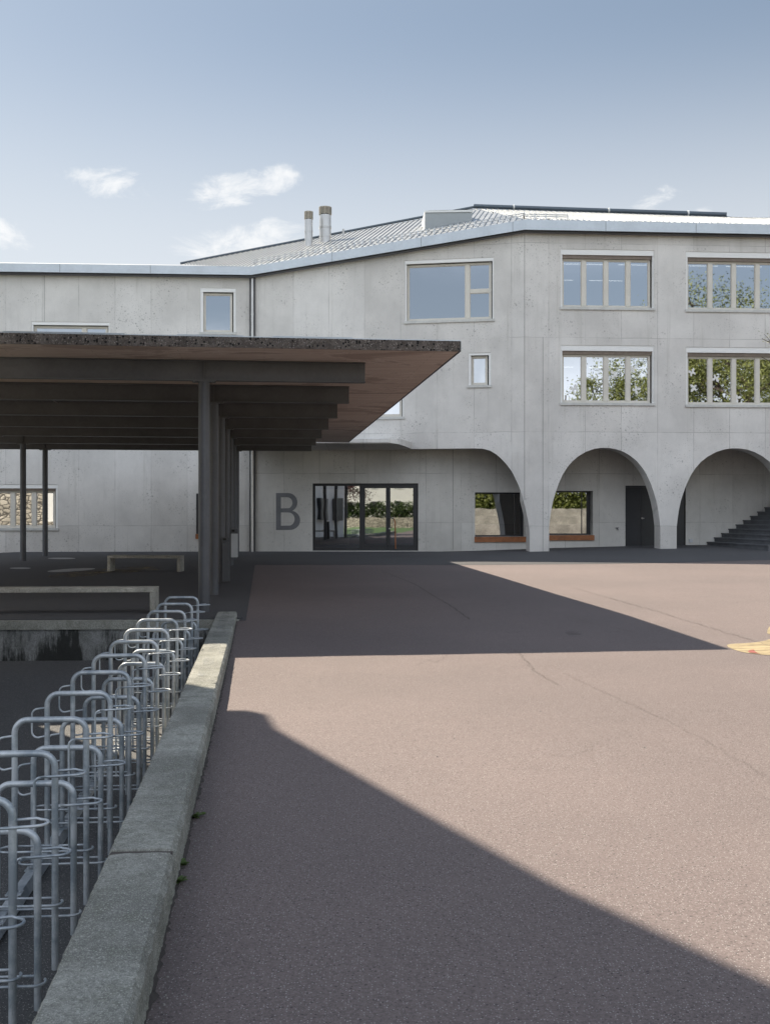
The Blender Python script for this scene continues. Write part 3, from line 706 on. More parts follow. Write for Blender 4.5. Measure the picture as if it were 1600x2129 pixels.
# the same kind of window, mostly behind the front column
o_w0 = opening(P1, 408, 434, 1026, 1110)
mb = MB(); pbox(mb, P1, o_w0[0], o_w0[1], o_w0[2], o_w0[3], -.025, .01); w_ = mb.build('window', M['dark'], school)
w_['label'] = 'dark window edge just visible left of the front column'
mb = MB(); pbox(mb, P1, o_w0[0] - .02, o_w0[1], o_w0[2] - .18, o_w0[2] - .003, -.06, .01); mb.build('seat', M['wood'], w_)
# --- arcade doors
x0, x1, z0, z1 = o_dr
ms = [x0 + .03, L2.w(1333)[0], L2.w(1391)[0], x1 - .03]
fr = MB(); pbox(fr, L2, x0 + .002, x1 - .002, z1 - .05, z1 - .002, .04, .14); pbox(fr, L2, x0 + .002, x0 + .03, z0 - .3, z1 - .05, .04, .14); pbox(fr, L2, x1 - .03, x1 - .002, z0 - .3, z1 - .05, .04, .14)
dr = fr.build('door_frame', M['dark'], school)
for a, b_ in zip(ms, ms[1:]):
    mb = MB(); pbox(mb, L2, a + .005, b_ - .005, z0 - .02, z1 - .055, .06, .11); mb.build('door', M['dark'], dr)
mb = MB(); xh = L2.w(1335.5)[0]; mb.tube([L2.P(xh, 1.23, .06), L2.P(xh, 1.23, .0), L2.P(xh + .05, 1.23, -.005)], .016, 8); mb.tube([L2.P(xh, 1.23, .06), L2.P(xh, 1.23, .05)], .035, 12); mb.build('door_handle', M['duct'], dr)
mb = MB(); x, z = L2.w(1435, 1124); pbox(mb, L2, x - .06, x + .06, z - .06, z + .06, -.04, -.001); mb.build('socket', M['binwhite'], school)
mb = MB(); x, z = L2.w(1281, 1098); mb.tube([L2.P(x, z, 0), L2.P(x, z, -.08), L2.P(x + .03, z - .07, -.10)], .014, 8); mb.tube([L2.P(x - .06, z + .01, -.06), L2.P(x + .06, z + .01, -.06)], .012, 8); mb.build('tap', M['steelcol'], school)
# --- letter B
def bshape(n=14):
    # unit height letter, width about .66
    outer = [(0, 0), (0, 1)]
    outer += [(.30, 1)] + [(.33 + .25 * math.sin(R(a)), .745 + .255 * math.cos(R(a))) for a in range(0, 181, 15)][0:11]
    outer += [(.44, .515)]
    outer += [(.37 + .285 * math.sin(R(a)), .265 + .265 * math.cos(R(a)) - 0) for a in range(25, 181, 13)]
    outer += [(.30, 0)]
    h1 = [(.135, .885), (.30, .885)] + [(.31 + .135 * math.sin(R(a)), .735 + .15 * math.cos(R(a))) for a in range(15, 180, 15)] + [(.135, .585)]
    h2 = [(.135, .475), (.32, .475)] + [(.34 + .165 * math.sin(R(a)), .295 + .18 * math.cos(R(a))) for a in range(15, 180, 15)] + [(.135, .115)]
    return outer, h1, h2
xb, zb = L1.w(573.5, 1102); _, ztp = L1.w(573.5, 1025); H = ztp - zb
o_, h1, h2 = bshape(); loops = [[(xb + H * u, zb + H * v) for u, v in lp] for lp in (o_, h1, h2)]
mb = MB(); tri = tessellate_polygon([[Vector((u, v, 0)) for u, v in lp] for lp in loops]); flat = [p for lp in loops for p in lp]
mb.add([L1.P(u, v, -.004) for u, v in flat], [tuple(t) for t in tri]); mb.build('painted_letter', M['letter'], school)
# --- downpipe in its slot at the corner
mb = MB(); xk = K1X
for sx in (-.095, .065): mb.box(xk + sx, xk + sx + .03, K1Y - .10, K1Y + .02, 0, 9.8)
sl = mb.build('pipe_channel', M['dark'], school)
mb = MB(); mb.tube([(xk, K1Y - .075, .06), (xk, K1Y - .075, 9.72)], .055, 14)
for z in (1.6, 3.2, 5.8, 8.4): mb.tube([(xk, K1Y - .075, z), (xk, K1Y - .075, z + .05)], .064, 14)
mb.build('downpipe', M['duct'], school)
# --- construction joints that read as lines of their own
mb = MB()
for pl, px, ya, yb_ in ((P1, 92, 567, 668), (P3, 1090, 482, 1040), (P3, 1128, 700, 1146), (L2, 941, 932, 1143)):
    x = pl.w(px)[0]; mb = MB(); pbox(mb, pl, x - .006, x + .006, pl.w(px, yb_)[1], pl.w(px, ya)[1], -.003, .001); mb.build('wall_joint', M['joint'], school)
# --- concrete lip between facade and canopy
def cloc(u, v, z): return (1.036 + .9936 * u - .1129 * v, 14.9 + .1129 * u + .9936 * v, z)
lipn = [P2.P(P2.w(560)[0], 0, -.001)[:2], (-5.4, 35.15), (-1.3, 35.0), (.1, 34.92), (.42, 34.98), (.62, 35.35), (.78, 35.9), (.9, P2.y(.9) - .001)]
def lipz(x, y): t = min(1, max(0, (P2.y(x) - y) / 1.6)); return SOF + .012 + .115 * t * min(1, max(0, (1.0 - x) / .9))
n = len(lipn); tri = tessellate_polygon([[Vector((x, y, 0)) for x, y in lipn]]); mb = MB()
mb.add([(x, y, lipz(x, y)) for x, y in lipn] + [(x, y, max(lipz(x, y) + .05, SOF + .26 - .05 * max(0, x - .3))) for x, y in lipn], [tuple(t) for t in tri] + [tuple(n + k for k in reversed(t)) for t in tri] + [(k, (k + 1) % n, n + (k + 1) % n, n + k) for k in range(n)])
mb.build('entrance_canopy', M['wall'], school)
mb = MB(); mb.prism([(-5.0, 35.35), (-1.3, 35.2), (-.1, 35.12), (.15, 35.4), (.3, P2.y(.3) - .01), (-5.0, P2.y(-5.0 + .5) - .01)], SOF + .262, SOF + .29); mb.build('canopy_flashing', M['white'], school)

# --- roof
def fasc(pl, x, d): return pl.P(x, 0, d)[:2]
OV = -.34
c12 = None
def isect(pa, pb, d):
    # corner of two offset planes
    ax, ay, _ = pa.P(pa.x0, 0, d); bx, by, _ = pb.P(pb.x0, 0, d)
    x = (by - ay + pa.m * ax - pb.m * bx) / (pa.m - pb.m); return (x, ay + pa.m * (x - ax))
def eave(d): return [(XL - .3, P1.P(XL - .3, 0, d)[1]), isect(P1, P2, d), isect(P2, P3, d), (XR + .3, P3.P(XR + .3, 0, d)[1])]
zb_ = [9.77, 9.77, 10.93, 10.90]; zt_ = [10.07, 10.06, 11.27, 11.22]
E0 = eave(OV); E1_ = eave(OV + .03); E2_ = eave(.1)
mb = MB()
for i in range(3):
    a, b_ = i, i + 1
    mb.hexa([(*E0[a], zb_[a]), (*E0[b_], zb_[b_]), (*E1_[b_], zb_[b_]), (*E1_[a], zb_[a]), (*E0[a], zt_[a]), (*E0[b_], zt_[b_]), (*E1_[b_], zt_[b_]), (*E1_[a], zt_[a])])
rf = None
# roof planes
def planefit(a, b_, c):
    n_ = (Vector(b_) - Vector(a)).cross(Vector(c) - Vector(a)); return lambda x, y: a[2] - (n_.x * (x - a[0]) + n_.y * (y - a[1])) / n_.z
def ray(px, py, fz):
    y = 40
    for _ in range(60):
        x = (px - 800) / F * y; y += ((fz(x, y) - (EYE + (HY - py) / F * y))) * -1.0 / (-(HY - py) / F + .36) * .5 if False else 0
        break
    lo, hi = 34.0, 60.0
    fn = lambda y: fz((px - 800) / F * y, y) - (EYE + (HY - py) / F * y)
    for _ in range(60):
        mid = (lo + hi) / 2
        if (fn(lo) < 0) == (fn(mid) < 0): lo = mid
        else: hi = mid
    y = (lo + hi) / 2; return ((px - 800) / F * y, y, fz((px - 800) / F * y, y))
e1 = (*E0[1], zt_[1]); e2 = (*E0[2], zt_[2]); e3 = (*E0[3], zt_[3])
AY = 43.0; A = ((985 - 800) / F * AY, AY, EYE + (HY - 434) / F * AY)
fl = planefit(e1, e2, A); Bp = ray(375, 550, fl)
fr_ = planefit(e2, e3, A); Cp = ray(1510, 452, fr_)
Dp = (19.5, 43.0, fr_(19.5, 43.0) - .3)
polyL = [e1, e2, A, Bp]; polyR = [e2, e3, (XR + .3, 42.0, fr_(XR + .3, 42) - .7), Cp, A]
rm = MB()
rm.add(polyL, [(0, 1, 2, 3)]); rm.add(polyR, [(0, 1, 2), (0, 2, 3), (0, 3, 4)])
# flat roof behind the left facade, back slopes
rm.add([(*E0[0], 10.05), (*E0[1], 10.04), Bp, (-8.4, 50.3, 10.0), (XL - .3, 50.3, 10.04)], [(0, 1, 2), (0, 2, 3), (0, 3, 4)])
rm.add([Bp, A, Cp, (XR + .3, 50.3, 9.9), (-8.4, 50.3, 9.9)], [(0, 1, 4), (1, 2, 3), (1, 3, 4)])
rm.add([(XR + .3, 42, fr_(XR + .3, 42) - .7), Cp, (XR + .3, 50.3, 9.9)], [(0, 1, 2)])
# eave soffit
rm.add([(*E0[i], zb_[i] + .01) for i in range(4)] + [(*E2_[i], zb_[i] + .01) for i in range(4)], [(0, 1, 5, 4), (1, 2, 6, 5), (2, 3, 7, 6)])
def clipline(poly, p, d):
    hits = []
    n = len(poly)
    for i in range(n):
        a = poly[i]; b_ = poly[(i + 1) % n]; ex, ey = b_[0] - a[0], b_[1] - a[1]
        den = d[0] * ey - d[1] * ex
        if abs(den) < 1e-9: continue
        t = ((a[0] - p[0]) * ey - (a[1] - p[1]) * ex) / den; s_ = ((a[0] - p[0]) * d[1] - (a[1] - p[1]) * d[0]) / den
        if -1e-6 <= s_ <= 1 + 1e-6: hits.append(t)
    if len(hits) < 2: return None
    return min(hits), max(hits)
def ribs(poly, fz, d, step, org, n):
    nx = (-d[1], d[0]); l = math.hypot(*d); d = (d[0] / l, d[1] / l); nx = (d[1], -d[0])
    for i in range(n):
        p = (org[0] + nx[0] * step * i, org[1] + nx[1] * step * i); r_ = clipline(poly, p, d)
        if not r_ or r_[1] - r_[0] < .1: continue
        a = (p[0] + d[0] * r_[0], p[1] + d[1] * r_[0]); b_ = (p[0] + d[0] * (r_[1]), p[1] + d[1] * (r_[1])); w = .018; h = .035
        q = []
        for zz in (.002, h):
            for (pt_, sg) in ((a, -1), (a, 1), (b_, 1), (b_, -1)):
                x, y = pt_[0] + nx[0] * w * sg, pt_[1] + nx[1] * w * sg; q.append((x, y, fz(x, y) + zz))
        rm.hexa(q)
ribs(polyL, fl, (.172, 1), .21, (-9.2, 36), 80)
ribs(polyR, fr_, (-.062, 1), .21, (3.6, 34), 90)
roof = rm.build('roof', M['roofmetal'], school)
mb.build('fascia', M['zinc'], roof)
# fascia sheet joints
mb = MB()
for i, (a, b_) in enumerate(((0, 1), (1, 2), (2, 3))):
    pa, pb = Vector((*E0[a], 0)), Vector((*E0[b_], 0)); ln = (pb - pa).length; k = int(ln / 3.1)
    for j in range(1, k + 1):
        t = j * 3.1 / ln - .02
        if t >= 1: continue
        p = pa.lerp(pb, t); dz0 = zb_[a] + (zb_[b_] - zb_[a]) * t; dz1 = zt_[a] + (zt_[b_] - zt_[a]) * t
        mb = MB(); mb.box(p.x - .006, p.x + .006, p.y - .004, p.y + .01, dz0 + .004, dz1 - .004); mb.build('fascia_joint', M['joint'], roof)
# dark tube drawn for the shade line under the fascia
mb = MB()
for i in range(3):
    mb.tube([(*eave(OV + .18)[i], zb_[i] - .03), (*eave(OV + .18)[i + 1], zb_[i + 1] - .03)], .045, 8)
mb.build('eave_shade', M['steelcol'], roof)
# ridge tubes
def up(p, h): return (p[0], p[1], p[2] + h)
mb = MB(); mb.tube([up(A, .12), up(Cp, .12)], .08, 12)
mb.tube([up(A, .05), up(Cp, .05)], .03, 8)
mb.tube([up(Cp, .02), (XR + .3, 42.6, fr_(XR, 42) - .5)], .03, 8)
mb.tube([up(A, .08), up(Bp, .06)], .05, 12); mb.build('ridge_tube', M['galvdark'], roof)
mb = MB()
for px in (1072, 1273, 1434):
    t = (px - 985) / (1510 - 985); p = Vector(up(A, .12)).lerp(Vector(up(Cp, .12)), t); mb.tube([p - Vector((.03, 0, 0)), p + Vector((.03, 0, 0))], .10, 12)
mb.build('tube_clamp', M['white'], roof)
# snow guards along the eaves
mb = MB()
for poly_f, pa, pb, seg in ((fl, e1, e2, 34), (fr_, e2, (e2[0] + 1.5, e2[1] + .1, e2[2]), 4)):
    for off, hh in ((.45, .14), (.6, .2)):
        pts = []
        for i in range(seg + 1):
            t = i / seg; x = pa[0] + (pb[0] - pa[0]) * t + .1 * off; y = pa[1] + (pb[1] - pa[1]) * t + off; pts.append((x, y, poly_f(x, y) + hh - .05))
        mb.tube(pts, .014, 6)
        for p in pts: mb.box(p[0] - .012, p[0] + .012, p[1] - .02, p[1] + .08, p[2] - .14, p[2] + .03)
mb.build('snow_guard', M['roofmetal'], roof)
# flues
def flue(px, pyb, pyt, wpx, name='chimney', grille=True):
    x, y, z = ray(px, pyb, fl); r_ = wpx / 2 / F * y; zt = EYE + (HY - pyt) / F * y; mb = MB()
    hh = zt - z; zc = zt - hh * .22 if grille else zt
    mb.tube([(x, y, z - .3), (x, y, zc)], r_ * .96, 22)
    for zz in (z + hh * .12, z + hh * .38, z + hh * .42): mb.tube([(x, y, zz), (x, y, zz + .03)], r_ * 1.03, 22) if grille else None
    ch = mb.build(name, M['duct'], roof)
    if grille:
        mb = MB(); n = 6
        for i in range(n): z_ = zc + .03 + (zt - zc - .03) * i / n; mb.tube([(x, y, z_), (x, y, z_ + .022)], r_ * 1.07, 22)
        for a in range(8): c_ = (x + r_ * .98 * math.cos(R(a * 45)), y + r_ * .98 * math.sin(R(a * 45))); mb.box(c_[0] - .012, c_[0] + .012, c_[1] - .012, c_[1] + .012, zc, zt)
        mb.tube([(x, y, zt - .01), (x, y, zt + .02)], r_ * 1.07, 22)
        mb.tube([(x, y, zc), (x, y, zt - .02)], r_ * .6, 14)
        mb.build('cowl', M['fl'], ch)
M['fl'] = plain('cowl_rings', (.42, .37, .30), .4, .6, .1, 3)
flue(641.5, 511, 441, 17); flue(676, 502, 432, 25); flue(713.5, 493, 476, 5, 'vent_pipe', False)
# roof light box
xa, ya, za = ray(884, 477, fl); xb, yb2, zb2 = ray(981, 459, fl)
tz = EYE + (HY - 439) / F * ya
bxd = 1.6; nd_ = (.169, .985)
q = [(xa, ya), (xb, yb2), (xb + nd_[0] * bxd * .2, yb2 + nd_[1] * bxd), (xa - .05, ya + nd_[1] * bxd)]
mb = MB(); mb.hexa([(p[0], p[1], fl(p[0], p[1]) - .2) for p in q] + [(q[0][0], q[0][1], tz), (q[1][0], q[1][1], tz - .0), (q[2][0], q[2][1], tz + .12), (q[3][0], q[3][1], tz + .05)])
M['boxside'] = plain('grey_panel', (.36, .385, .40), .5, 0, .05, 1)
sb = mb.build('roof_light', M['boxside'], roof)
mb = MB(); mb.hexa([(q[0][0] - .03, q[0][1], fl(*q[0]) - .1), (q[0][0] - .004, q[0][1], fl(*q[0]) - .1), (q[3][0] - .004, q[3][1], fl(*q[3]) - .1), (q[3][0] - .03, q[3][1], fl(*q[3]) - .1), (q[0][0] - .03, q[0][1], tz), (q[0][0] - .004, q[0][1], tz), (q[3][0] - .004, q[3][1], tz + .05), (q[3][0] - .03, q[3][1], tz + .05)])
mb.build('sunlit_side', M['white'], sb)  # white sheet painting the left face of the box as sunlit
mb = MB(); mb.hexa([(q[0][0] + .1, q[0][1] + .05, tz + .003), (q[1][0], q[1][1] + .02, tz + .003), (q[1][0], q[1][1] + .9, tz + .08), (q[0][0] + .1, q[0][1] + .9, tz + .05),
                    (q[0][0] + .1, q[0][1] + .05, tz + .05), (q[1][0], q[1][1] + .02, tz + .05), (q[1][0], q[1][1] + .9, tz + .13), (q[0][0] + .1, q[0][1] + .9, tz + .10)])
mb.build('cover', M['dark'], sb)
mb = MB(); mb.box(q[0][0] - .01, q[1][0] + .01, min(q[0][1], q[1][1]) - .012, min(q[0][1], q[1][1]) + .0, tz - .05, tz) if False else mb.hexa([(q[0][0] - .02, q[0][1] - .03, tz - .05), (q[1][0] + .02, q[1][1] - .03, tz - .05), (q[1][0] + .02, q[1][1] - .004, tz - .05), (q[0][0] - .02, q[0][1] - .004, tz - .05),
        (q[0][0] - .02, q[0][1] - .03, tz + .02), (q[1][0] + .02, q[1][1] - .03, tz + .02), (q[1][0] + .02, q[1][1] - .004, tz + .02), (q[0][0] - .02, q[0][1] - .004, tz + .02)])
mb.build('edge_trim', M['white'], sb)

# ------------------------------------------------------------ staircase at the right
sx0 = L2.w(1469.5)[0]; st = thing('staircase', (sx0, L2.y(sx0), .2), 'dark stone outdoor staircase climbing right beside the arcade wall', 'staircase')
ed = (.2, -.98)
for i in range(11):
    xs0 = sx0 + .275 * i; z0s = .05 if i == 0 else .22 + .157 * i - .01; z1s = .22 + .157 * (i + 1)
    ya_ = L2.y(xs0) - .004; ln = 6.5
    a = (xs0, ya_); b_ = (xs0 + ed[0] * ln, ya_ + ed[1] * ln * .32)
    a = (xs0, ya_); b_ = (xs0 + .16 * 1, ya_ - 1.05)   # inside the arcade the edges run towards the court
    b_ = (xs0 + .82, ya_ - 3.9)
    pts = [a, b_, (XR + 4, b_[1]), (XR + 4, L2.y(XR + 4) - .004)]
    mb = MB(); mb.prism([a, b_, (24, b_[1]), (24, a[1])], z0s, z1s - .045)
    s_ = mb.build('step', M['stepm'], st)
    mb = MB(); mb.prism([(a[0] - .03, a[1]), (b_[0] - .03, b_[1] - .0), (24, b_[1]), (24, a[1])], z1s - .043, z1s)
    mb.build('tread', M['stepm'], s_)

# ------------------------------------------------------------ canopy
can = thing('canopy', cloc(-3.61, 10, 0), 'low concrete canopy roof on dark steel beams and round columns in front of the school', 'canopy', rz=R(6.48))
UL = -12.3
mb = MB(); n = 120   # slab: rough near edge
mb.box(UL, 0, 0, 19.95, 3.745, 3.875, cloc); slab = mb.build('roof_slab', M['soffit'], can)
# exposed aggregate edges (proud of the slab)
rnd = random.Random(3); mb = MB(); cols_ = frange(UL, .012, 900); vs = []
rows_ = [3.742, 3.765, 3.79, 3.815, 3.84, 3.862, 3.885]
for i, u in enumerate(cols_):
    for j, z in enumerate(rows_):
        dv = rnd.uniform(-.006, .005) if 0 < j < len(rows_) - 1 else rnd.uniform(-.003, .003); zz = z + (rnd.uniform(-.004, .004) if j in (0, len(rows_) - 1) else 0)
        vs.append(cloc(u, -.03 + dv, zz))
nr = len(rows_); fs = [(i * nr + j, (i + 1) * nr + j, (i + 1) * nr + j + 1, i * nr + j + 1) for i in range(len(cols_) - 1) for j in range(nr - 1)]
k0 = len(vs); vs += [cloc(UL, -.001, 3.742), cloc(.012, -.001, 3.742), cloc(.012, -.001, 3.885), cloc(UL, -.001, 3.885)]
mb.add(vs, fs); mb.box(UL, .012, -.024, -.0015, 3.743, 3.884, cloc); mb.build('roof_edge', M['fasciac'], slab)
mb = MB(); mb.box(.002, .03, -.024, 19.95, 3.742, 3.885, cloc); mb.build('side_edge', M['dark'], slab)
mb = MB(); mb.box(UL, .02, -.032, 19.95, 3.887, 3.899, cloc)
for (a, b_) in ((-6.2, -4.6), (-3.9, -3.0), (-2.6, -1.5)): mb.box(a, b_, -.034, .3, 3.901, 3.912, cloc)
mb.build('roof_flashing', M['zinc'], slab)
mb = MB(); mb.box(UL, -3.75, 1.5, 4.25, 3.735, 3.743, cloc); mb.build('soffit_bounce', M['softlit'], slab)  # paler sheet painting light bounced up between the first two beams
BV = [1.30 + 3.075 * i for i in range(7)]
for i, v in enumerate(BV):
    mb = MB(); hw = .078
    mb.box(UL + .2, -1.2, v - hw, v + hw, 3.44, 3.458, cloc); mb.box(UL + .2, -1.2, v - hw, v + hw, 3.727, 3.74, cloc); mb.box(UL + .2, -1.2, v - .005, v + .005, 3.458, 3.727, cloc)
    for u in (-3.61, -9.6): mb.box(u - .005, u + .005, v - hw + .004, v - .005, 3.458, 3.727, cloc)
    mb.box(-1.212, -1.2, v - hw + .002, v + hw - .002, 3.453, 3.727, cloc) if False else None
    bm_ = mb.build('beam', M['steel'], can)
    mb = MB()
    for u0 in (-3.61, -9.6):
        for du in (-.13, .13):
            for dv in (-.05,): mb.tube([cloc(u0 + du, v + dv, 3.405), cloc(u0 + du, v + dv, 3.475)], .014, 6, smooth=False)
    mb.build('bolts', M['steel'], bm_)
    for u in (-3.61, -9.6):
        zt = 3.418; c_ = cloc(u, v, 0); zb0 = gh(c_[0], c_[1]) - .05
        if u == -9.6 and i < 3: pass
        mb = MB(); mb.tube([(c_[0], c_[1], zb0), (c_[0], c_[1], zt)], .083, 28)
        co = mb.build('column', M['steelcol'], can)
        mb = MB(); mb.box(u - .17, u + .17, v - .085, v + .085, 3.42, 3.438, cloc); mb.build('cap_plate', M['steel'], co)
# conduit under the slab
mb = MB(); mb.tube([cloc(-6.9, 6.6, 3.70), cloc(-6.9, 10.2, 3.70)], .012, 6); mb.build('conduit', M['duct'], can)

# ------------------------------------------------------------ litter bins on the columns
def lbin(u, v, w, d, zb, zt, bodym, headh, label):
    c_ = cloc(u, v, zb); t = thing('litter_bin', c_, label, 'litter bin', rz=R(6.48))
    mb = MB(); mb.box(u - w / 2, u + w / 2, v - d / 2, v + d / 2, zb, zt - headh, cloc); body = mb.build('body', bodym, t, bevel=.006)
    mb = MB(); mb.box(u - w / 2 - .004, u + w / 2 + .004, v - d / 2 - .006, v + d / 2, zt - headh + .002, zt, cloc); hd = mb.build('head', M['steelcol'], t, bevel=.005)
    mb = MB(); mb.box(u - w / 2 + .02, u + w * .05, v - d / 2 - .012, v - d / 2 - .004, zt - headh * .62, zt - headh * .22, cloc); mb.build('slot', M['black'], hd)
    mb = MB(); mb.box(u - .03, u + .03, v + d / 2 + .001, v + d / 2 + .06, zb + .1, zb + .18, cloc); mb.box(u - .03, u + .03, v + d / 2 + .001, v + d / 2 + .06, zt - .3, zt - .22, cloc); mb.build('bracket', M['steelcol'], t)
lbin(-3.50, BV[4] - .22, .175, .14, .28, 1.03, M['binwhite'], .13, 'pale grey litter bin with a dark slotted head, fixed to a column')
lbin(-3.50, BV[2] - .22, .15, .14, .05, .96, M['steelcol'], .10, 'tall dark grey litter bin on the column nearer the camera')

# ------------------------------------------------------------ benches
def bench(x, y, rz, ln, label, h=.385, d=.36):
    t = thing('bench', (x, y, gh(x, y)), label, 'bench', 'concrete benches under the canopy', rz)
    Mx = Matrix.Translation((x, y, gh(x, y) + .004)) @ Matrix.Rotation(rz, 4, 'Z'); fr = lambda a, b_, c_: tuple(Mx @ Vector((a, b_, c_)))
    mb = MB(); mb.box(-ln, 0, 0, d, h - .065, h, fr); mb.build('seat', M['benchc'], t, bevel=.006)
    for a in (-ln, -.075):
        mb = MB(); mb.box(a, a + .075, .002, d - .002, 0, h - .067, fr); mb.build('leg', M['benchc'], t, bevel=.005)
x, y = onground(322, 1278); bench(x, y, R(3), 2.6, 'longer low pale bench near the canopy edge, cut by the left side of the picture')
x, y = onground(374, 1189.5); bench(x, y, R(-5), 1.78, 'shorter low pale bench standing further back under the canopy')

# ------------------------------------------------------------ low wall (two precast lengths)
def coping(y0, y1, label, seed):
    rnd = random.Random(seed); n = int((y1 - y0) * 45); prof = []
    zt = .06; t = thing('low_wall', ((WL(y0) + WR(y0)) / 2, y0, -.1), label, 'low wall', 'precast lengths of the low wall')
    ring = [(-1, -.95), (-1, .035), (-.9, .06), (-.45, .062), (0, .06), (.45, .062), (.86, .06), (1, .035), (1, -.04), (1, -.12), (1, -.3)]
    vs = []
    for i in range(n + 1):
        y = y0 + (y1 - y0) * i / n; cx = (WL(y) + WR(y)) / 2; hw = (WR(y) - WL(y)) / 2
        for (u, z) in ring:
            e = abs(u) > .8; j = rnd.uniform(-.004, .004) if e else 0; jz = rnd.uniform(-.003, .002) if (e and z > 0) else rnd.uniform(-.0012, .0012)
            if rnd.random() < .02 and e and z > 0: j -= .016 * (1 if u > 0 else -1); jz -= .006
            vs.append((cx + u * hw + j, y + u * hw * .11, z + jz))
    m_ = len(ring); fs = [(i * m_ + j, (i + 1) * m_ + j, (i + 1) * m_ + j + 1, i * m_ + j + 1) for i in range(n) for j in range(m_ - 1)]
    fs += [tuple(range(m_)), tuple(n * m_ + j for j in reversed(range(m_)))]
    mb = MB(); mb.add(vs, fs); mb.build('coping', M['coping'], t)
    return t
coping(-2.5, 4.445, 'near length of the low weathered concrete wall, ending at the dark joint', 5)
w1 = None
w2 = coping(4.495, 15.1, 'far length of the low concrete wall, running from the joint to the columns', 6)
mb = MB(); mb.hexa([(WL(4.47) + .012, 4.40, -.6), (WR(4.47) - .012, 4.40, -.6), (WR(4.47) - .012, 4.54, -.6), (WL(4.47) + .012, 4.54, -.6), (WL(4.47) + .012, 4.447, .054), (WR(4.47) - .012, 4.453, .054), (WR(4.47) - .012, 4.493, .054), (WL(4.47) + .012, 4.487, .054)])
mb.build('joint_filler', M['soil'], w2)
mb = MB(); vs = []
yy = frange(9.2, 15.0, 30); rnd = random.Random(9)
for y in yy:
    cx = (WL(y) + WR(y)) / 2; vs += [(cx - .055 + rnd.uniform(-.015, .015), y, .066), (cx + .045 + rnd.uniform(-.015, .015), y, .066)]
mb.add(vs, [(2 * i, 2 * i + 1, 2 * i + 3, 2 * i + 2) for i in range(len(yy) - 1)]); mb.build('lime_stain', M['eff'], w2)
# ------------------------------------------------------------ retaining wall of the sunken yard
t = thing('retaining_wall', (-5, 14.5, -.5), 'stained concrete retaining wall with black streaks below the canopy floor', 'retaining wall')
def yw(x): return 14.6 + .045 * (x + 2.4)
mb = MB(); x0, x1 = -30, -2.02
mb.hexa([(x0, yw(x0), -1.3), (x1, yw(x1), -1.3), (x1, yw(x1) + .3, -1.3), (x0, yw(x0) + .3, -1.3), (x0, yw(x0), -.13), (x1, yw(x1), -.13), (x1, yw(x1) + .3, -.13), (x0, yw(x0) + .3, -.13)])
mb.build('wall_face', M['retain'], t)
mb = MB(); mb.hexa([(x0, yw(x0) - .025, -.128), (x1, yw(x1) - .025, -.128), (x1, yw(x1) + .3, -.128), (x0, yw(x0) + .3, -.128), (x0, yw(x0) - .025, -.008), (x1, yw(x1) - .025, -.008), (x1, yw(x1) + .3, -.008), (x0, yw(x0) + .3, -.008)])
mb.build('wall_cap', M['coping'], t)
mb = MB(); mb.hexa([(x0, yw(x0) + .1, -.02), (x1, yw(x1) + .1, -.02), (x1, yw(x1) + .32, -.02), (x0, yw(x0) + .32, -.02), (x0, yw(x0) + .1, .006), (x1, yw(x1) + .1, .006), (x1, yw(x1) + .32, .006), (x0, yw(x0) + .32, .006)])
mb.build('floor_edge', M['apron'], t)

